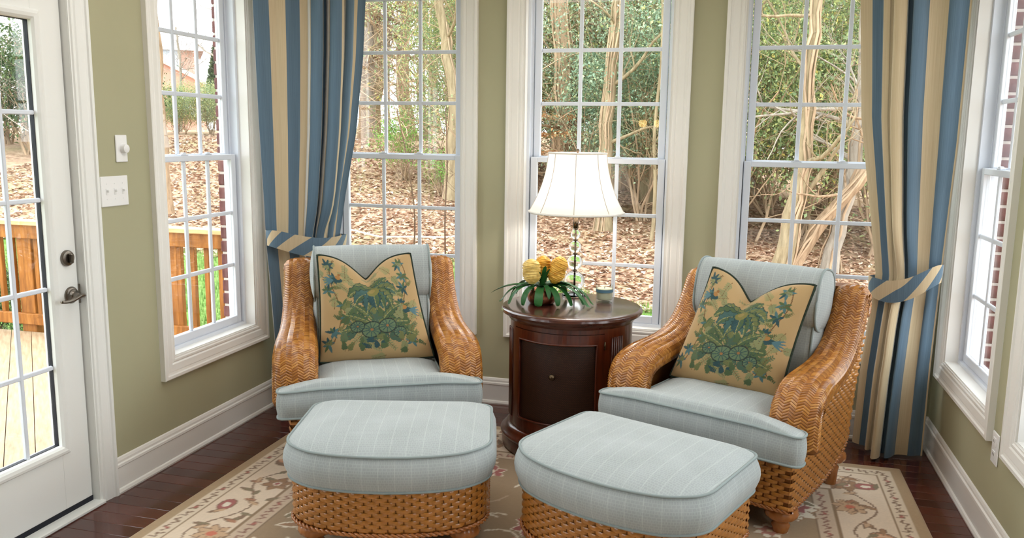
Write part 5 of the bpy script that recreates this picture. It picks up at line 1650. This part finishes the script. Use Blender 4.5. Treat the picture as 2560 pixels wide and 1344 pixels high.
# ---- background woods: copies of a few bare trees
protos = []
for k in range(5):
    h = 8 + k
    t = make_tree((-3 + k * .1, 22), [(.1 * k, 0, 2), (.05, 0, 5), (.2, 0, h)], .10 + .035 * k, 'bare winter tree standing in the woods far behind the house', 60 + k, ['bark_gray', 'bark_brown', 'bark_gray', 'bark_olive', 'bark_brown'][k], 1.5, 16, 2, 2.2, 'bare trees in the far woods', kids=5)
    protos.append(t)
def far_tree(px, py, k, s):
    t = protos[k]
    if not t.get('used'): t['used'] = 1
    else: t = dup(t)
    t.location = (px, py, float(gz(px, py))); t.rotation_euler = (0, 0, NR.uniform(0, 6.28)); t.scale = (s, s, s)
spots = []
for k in range(88):
    px = NR.uniform(-12, 14); D = NR.uniform(13, 34); py = D - 2
    if (px - CAM.x) / (py - CAM.y) < -.56: continue
    if px < -3.5 and NR.random() < .62: continue
    spots.append((px, py))
for x, y in [(-7.75, 17.3), (-7.9, 18.4), (-8.5, 19.5), (-6.9, 18.8), (-14.2, 20.5)]: spots.append((x, y))
for i, (x, y) in enumerate(spots): far_tree(x, y, i % 5, NR.uniform(.7, 1.15))
for t in protos:
    if 'used' in t: del t['used']

# ---- shrubs: broad-leaf evergreens
def shrub_proto(seed, h, w, nl, mat, size):
    rng = np.random.default_rng(seed); out = []
    for k in range(7):
        a = rng.uniform(0, 6.28); d = np.array([math.cos(a) * .35, math.sin(a) * .35, 1.0]); d /= np.linalg.norm(d)
        grow(np.array([rng.normal(0, .08), rng.normal(0, .08), -.1]), d, .022, h * rng.uniform(.55, .8), 2, rng, out, .16, 5, .25)
    stems = tubes_mesh('stems', out, 'twig', 5)
    # leaves gathered in clumps
    nc = 90; c = np.c_[rng.normal(0, w * .5, nc), rng.normal(0, w * .5, nc), h * (.26 + .74 * rng.random(nc) ** .8)]
    idx = rng.integers(0, nc, nl); P = c[idx] + rng.normal(0, .17 * w, (nl, 3)) * np.array([1, 1, .8]); P = P[P[:, 2] > .02]
    V, F = leaf_cards(P, size, rng, .7, .5)
    fol = fast_mesh('foliage', V, F); fol.materials.append(MATS[mat])
    return stems, fol
SH = [shrub_proto(70, 3.6, 1.25, 15000, 'shrub_leaf', .055), shrub_proto(71, 3.2, 1.15, 15000, 'shrub_leaf_blue', .055), shrub_proto(72, 2.6, 1.3, 7000, 'shrub_leaf', .07), shrub_proto(73, 1.2, .55, 1800, 'bright_leaf', .06), shrub_proto(74, 1.6, 1.1, 6500, 'conifer_leaf', .07)]
def shrub(x, y, k, s, label, group=None, name='shrub', rz=None):
    root = empty(name, (x, y, float(gz(x, y)))); root.scale = (s, s, s); root.rotation_euler = (0, 0, NR.uniform(0, 6.28) if rz is None else rz)
    tag(root, label, 'shrub', group)
    a = link_mesh('stems', SH[k][0], root); b = link_mesh('foliage', SH[k][1], root); b['kind'] = 'stuff'
    return root
shrub(.95, 9.6, 1, 1.1, 'green shrub outside, in the panes just above the lamp shade')
shrub(1.25, 11.6, 0, 1.3, 'tall green shrub outside, behind the slim sapling')
shrub(.05, 9.9, 1, .85, 'bluish green shrub outside, between the trunks of the lamp window')
shrub(2.55, 8.9, 0, 1.15, 'leafy green shrub outside, at the casing side of the forked-trunk window')
shrub(3.6, 10.3, 0, 1.2, 'leafy green shrub outside, directly behind the forked trunk')
shrub(4.4, 9.0, 2, 1.2, 'yellow-green shrub outside, behind the edge of the floor-length curtain')
shrub(-3.0, 11.4, 0, 1.05, 'yellowish green shrub outside, around the crooked tan trunk')
shrub(-4.05, 11.2, 3, 1.0, 'small bright green sapling bush outside, in the half-curtained window')
shrub(-2.75, 10.2, 3, .7, 'small pale green bush outside, at the foot of the crooked tan trunk')
bgspots = [(.3, 13.5, 1, 1.3), (2.0, 13.0, 0, 1.4), (3.0, 12.6, 1, 1.4), (5.2, 12.0, 0, 1.4), (-1.2, 13.5, 2, 1.4), (-2.2, 13.4, 0, 1.3), (-3.8, 14.5, 2, 1.3), (1.3, 15.5, 0, 1.5), (4.2, 14.5, 1, 1.5), (6.2, 10.5, 0, 1.3), (-.2, 16, 0, 1.5), (2.8, 17, 2, 1.7), (5.5, 16, 0, 1.6), (-1.8, 17, 1, 1.5)]
for x, y, k, s in bgspots: shrub(x, y, k, s, 'dense evergreen shrub deep in the woods behind the house', 'evergreen shrubs deep in the woods')
for i, (x, y, s) in enumerate(((-11.3, 14.4, .42), (-10.4, 15.3, .44), (-12.6, 13.6, .46), (-9.4, 16.4, .40), (-13.4, 12.6, .5), (-11.7, 14.6, .46), (-11.0, 15.1, .5), (-10.7, 15.8, .48), (-11.4, 15.6, .5), (-12.0, 15.0, .45))):
    shrub(x, y, 2, s, 'low green hedge bush at the top of the bank outside the window beside the door', 'hedge bushes at the top of the bank', 'hedge_bush')
for x, y, s in ((-11.8, 9.9, 1.3), (-12.9, 10.6, 1.5), (-11.2, 11.0, 1.2)):
    shrub(x, y, 4, s, 'dark evergreen bush at the top of the bank seen through the door glass', 'dark bushes beyond the deck', 'evergreen_bush')
for x, y in ((-2.85, 1.75), (-3.6, 1.8), (-4.3, 1.75)):
    shrub(x, y, 4, .42, 'clipped dark green bush right behind the deck railing', 'low bushes behind the railing', 'low_bush')
make_tree((-9.9, 8.6), [(.05, 0, .8), (-.1, 0, 1.8), (.1, 0, 3.2)], .035, 'slender bare tree beyond the deck, in the upper door panes', 91, 'bark_gray', .7, 12, 2, 1.5, kids=5)
make_tree((-12.9, 16.4), [(.05, 0, .8), (.1, 0, 1.8), (0, 0, 2.9)], .05, 'round-topped bare tree beside the far brick house', 92, 'bark_gray', .5, 18, 2, 1.3, kids=5)
# tall conifer beside the far house
def conifer(x, y, h):
    rng = np.random.default_rng(5); root = empty('conifer_tree', (x, y, float(gz(x, y)))); tag(root, 'pointed dark evergreen tree beside the far brick house', 'tree')
    link_mesh('trunk', tubes_mesh('trunk', [(np.array([(0, 0, 0), (0, 0, h * .5), (0, 0, h)]), np.array([.16, .09, .01]))], 'bark_brown', 8), root)
    n = 9000; z = rng.random(n) ** .8; r = (1 - z) * h * .22 * np.sqrt(rng.random(n)) + .05; a = rng.uniform(0, 6.28, n)
    V, F = leaf_cards(np.c_[r * np.cos(a), r * np.sin(a), .3 + z * h], .16, rng, .6, .4); me = fast_mesh('foliage', V, F); me.materials.append(MATS['conifer_leaf']); o = link_mesh('foliage', me, root); o['kind'] = 'stuff'
conifer(-14.6, 20.9, 3.0)

# ---- tangled brushwood filling the depth of the woods
def brush():
    rng = np.random.default_rng(77); tubes = []
    for k in range(3800):
        x = rng.uniform(-5.5, 8); y = rng.uniform(9.5, 20); D = 1
        z = float(gz(x, y)) + .5 + rng.uniform(0, 1) ** 1.2 * 5.0
        d = rng.normal(0, 1, 3); d[2] = abs(d[2]) * .9 + .1; d /= np.linalg.norm(d); L = rng.uniform(.6, 2.2); p = np.array([x, y, z]); pts = [p]
        for i in range(4):
            d = d + rng.normal(0, .22, 3) + np.array([0, 0, -.05]); d /= np.linalg.norm(d); p = p + d * L / 4; pts.append(p)
        r = rng.uniform(.004, .012); tubes.append((np.array(pts), np.linspace(r, r * .5, 5)))
    me = tubes_mesh('brushwood', tubes, 'twig', 4); o = link_mesh('brushwood', me); tag(o, 'tangle of bare twigs and brambles filling the woods', 'brushwood', kind='stuff')
    n = 3500; P = np.c_[rng.uniform(-1.6, -.1, n), rng.uniform(9.2, 11, n), np.zeros(n)]; P[:, 2] = gz(P[:, 0], P[:, 1]) + .9 + .9 * rng.random(n) ** 1.0
    lay = np.round(P[:, 2] * 3.3) / 3.3; P[:, 2] = lay + rng.normal(0, .03, n); V, F = leaf_cards(P[:1300], .085, rng, .3, .5)
    me = fast_mesh('dead_leaves', V, F); me.materials.append(MATS['dead_leaf']); o = link_mesh('dead_leaves', me); tag(o, 'papery tan leaves clinging to a low branch beside the vine-covered trunk', 'leaves', kind='stuff')
brush()

# ---- white cord over the leaves
MB().tube([(-3.3, 6.3, float(gz(-3.3, 6.3)) + .22), (-2.2, 6.0, .12), (-1.2, 5.9, .17), (-.4, 5.95, .28)], .011, 8).build('white_cord', 'rope_white')
tag(bpy.data.objects['white_cord'], 'taut white cord stretched above the leafy slope', 'cord')

# ---- deck
DZ = -.15; RY = 1.10
def make_deck():
    root = empty('deck', (-2.5, -1.5, DZ)); tag(root, 'pale wooden deck outside the door with diagonal boards', 'deck')
    bw = .140; s0, s1 = -6.2, .9
    lim = (-5.2, -.245, -4.8, RY - .02)
    # boards run along (1,-1): clip each diagonal strip to the deck rectangle
    def clip(poly, f):
        out = []
        for a, b in zip(poly, poly[1:] + poly[:1]):
            fa, fb = f(a), f(b)
            if fa >= 0: out.append(a)
            if fa * fb < 0: t = fa / (fa - fb); out.append((a[0] + (b[0] - a[0]) * t, a[1] + (b[1] - a[1]) * t))
        return out
    s = -7.2 + .02
    while s < .7:
        e0, e1 = s + .002, s + bw - .002; r2 = math.sqrt(.5)
        poly = [((e0 - L) * r2, (e0 + L) * r2) for L in (9, -9)] + [((e1 - L) * r2, (e1 + L) * r2) for L in (-9, 9)]
        for f in (lambda p: p[0] - lim[0], lambda p: lim[1] - p[0], lambda p: p[1] - lim[2], lambda p: lim[3] - p[1]):
            poly = clip(poly, f)
            if len(poly) < 3: break
        if len(poly) >= 3:
            c = ((e0 + e1) / 2 * r2, (e0 + e1) / 2 * r2); n = len(poly)
            # board mesh with its length along local x
            ca = r2
            def loc(p, z): x, y = p[0] - c[0], p[1] - c[1]; return (x * ca - y * ca, x * ca + y * ca, z)
            m = MB().add([loc(p, z) for z in (-.035, 0) for p in poly], [tuple(range(n))[::-1], tuple(range(n, 2 * n))] + [(i, (i + 1) % n, n + (i + 1) % n, n + i) for i in range(n)])
            o = m.build('deck_board', 'deck_pine', root); o.location = (c[0] + 2.5, c[1] + 1.5, 0); o.rotation_euler = (0, 0, -PI / 4)
        s += bw
    m = MB().box(-2.7, -3.3, -.30, 2.25, 2.57, -.04); m.build('joist_frame', 'rail_cedar', root)
make_deck()
def make_railing():
    root = empty('deck_railing', (-3.0, RY, DZ)); tag(root, 'honey-coloured wooden railing along the far edge of the deck', 'railing')
    def bx(n, mat, x0, y0, z0, x1, y1, z1, b=.004):
        m = MB().box(-(x1 - x0) / 2, -(y1 - y0) / 2, -(z1 - z0) / 2, (x1 - x0) / 2, (y1 - y0) / 2, (z1 - z0) / 2, b)
        o = m.build(n, mat, root); o.location = ((x0 + x1) / 2 + 3.0, (y0 + y1) / 2 - RY, (z0 + z1) / 2 - DZ); return o
    bx('rail_cap', 'rail_cap', -5.2, RY - .075, .735, -.26, RY + .065, .770)
    bx('top_rail', 'rail_cedar', -5.2, RY - .045, .625, -.26, RY - .008, .735)
    bx('bottom_rail', 'rail_cedar', -5.2, RY - .045, -.085, -.26, RY - .008, .005)
    for x in (-3.14, -1.77, -4.5, -.42): bx('post', 'rail_cedar', x - .072, RY - .008, -.35, x + .072, RY + .082, .735)
    x = -5.1
    while x < -.3:
        if min(abs(x - p) for p in (-3.14, -1.77, -4.5, -.42)) > .075: bx('baluster', 'rail_cedar', x - .019, RY - .006, -.10, x + .019, RY + .032, .735, .003)
        x += .122
make_railing()

# ---- far brick house
def make_house():
    root = empty('brick_house', (-21.9, 29.6, 2.4), R(37)); tag(root, 'pale brick house with a grey roof far beyond the bank', 'house')
    MB().box(-7, 0, -1.5, .2, 6, 2.8).build('wall', 'house_brick', root)
    m = MB().add([(-7.4, -.4, 2.8), (.6, -.4, 2.8), (.6, 6.4, 2.8), (-7.4, 6.4, 2.8), (-5, 3, 4.2), (-1.8, 3, 4.2)], [(0, 1, 5, 4), (1, 2, 5), (2, 3, 4, 5), (3, 0, 4)]); m.build('roof', 'house_roof', root)
    m = MB().box(-3.0, -1.6, -1.5, .5, 0, 1.2); m.add([(-3.0, -1.6, 1.2), (.5, -1.6, 1.2), (-1.25, -1.6, 2.0), (-3.0, 0, 1.2), (.5, 0, 1.2), (-1.25, 0, 2.0)], [(0, 1, 2), (3, 5, 4)]); m.build('gable', 'house_brick', root)
    m = MB().add([(-3.4, -1.8, 1.0), (-1.25, -1.8, 2.1), (-1.25, .1, 2.1), (-3.4, .1, 1.0), (.9, -1.8, 1.0), (.9, .1, 1.0)], [(0, 1, 2, 3), (1, 4, 5, 2)]); m.build('gable_roof', 'house_roof', root)
    m = MB().tube([(-3.4, -1.82, 1.0), (-1.25, -1.82, 2.08)], .09, 4).tube([(-1.25, -1.82, 2.08), (.9, -1.82, 1.0)], .09, 4).box(-7.4, -.42, 2.66, .6, -.3, 2.82); m.build('fascia', 'house_white', root)
    for x, y, z in ((-.9, -.03, 2.3), (-5.2, -.03, 1.9), (-5.2, -.03, .2), (-2.2, -1.63, .2), (-.4, -1.63, .2)):
        w = MB().box(x - .4, y - .03, z - .5, x + .4, y + .02, z + .5).build('window', 'house_white', root)
        MB().box(x - .32, y - .05, z - .42, x + .32, y, z + .42).build('pane', 'house_pane', w)
make_house()
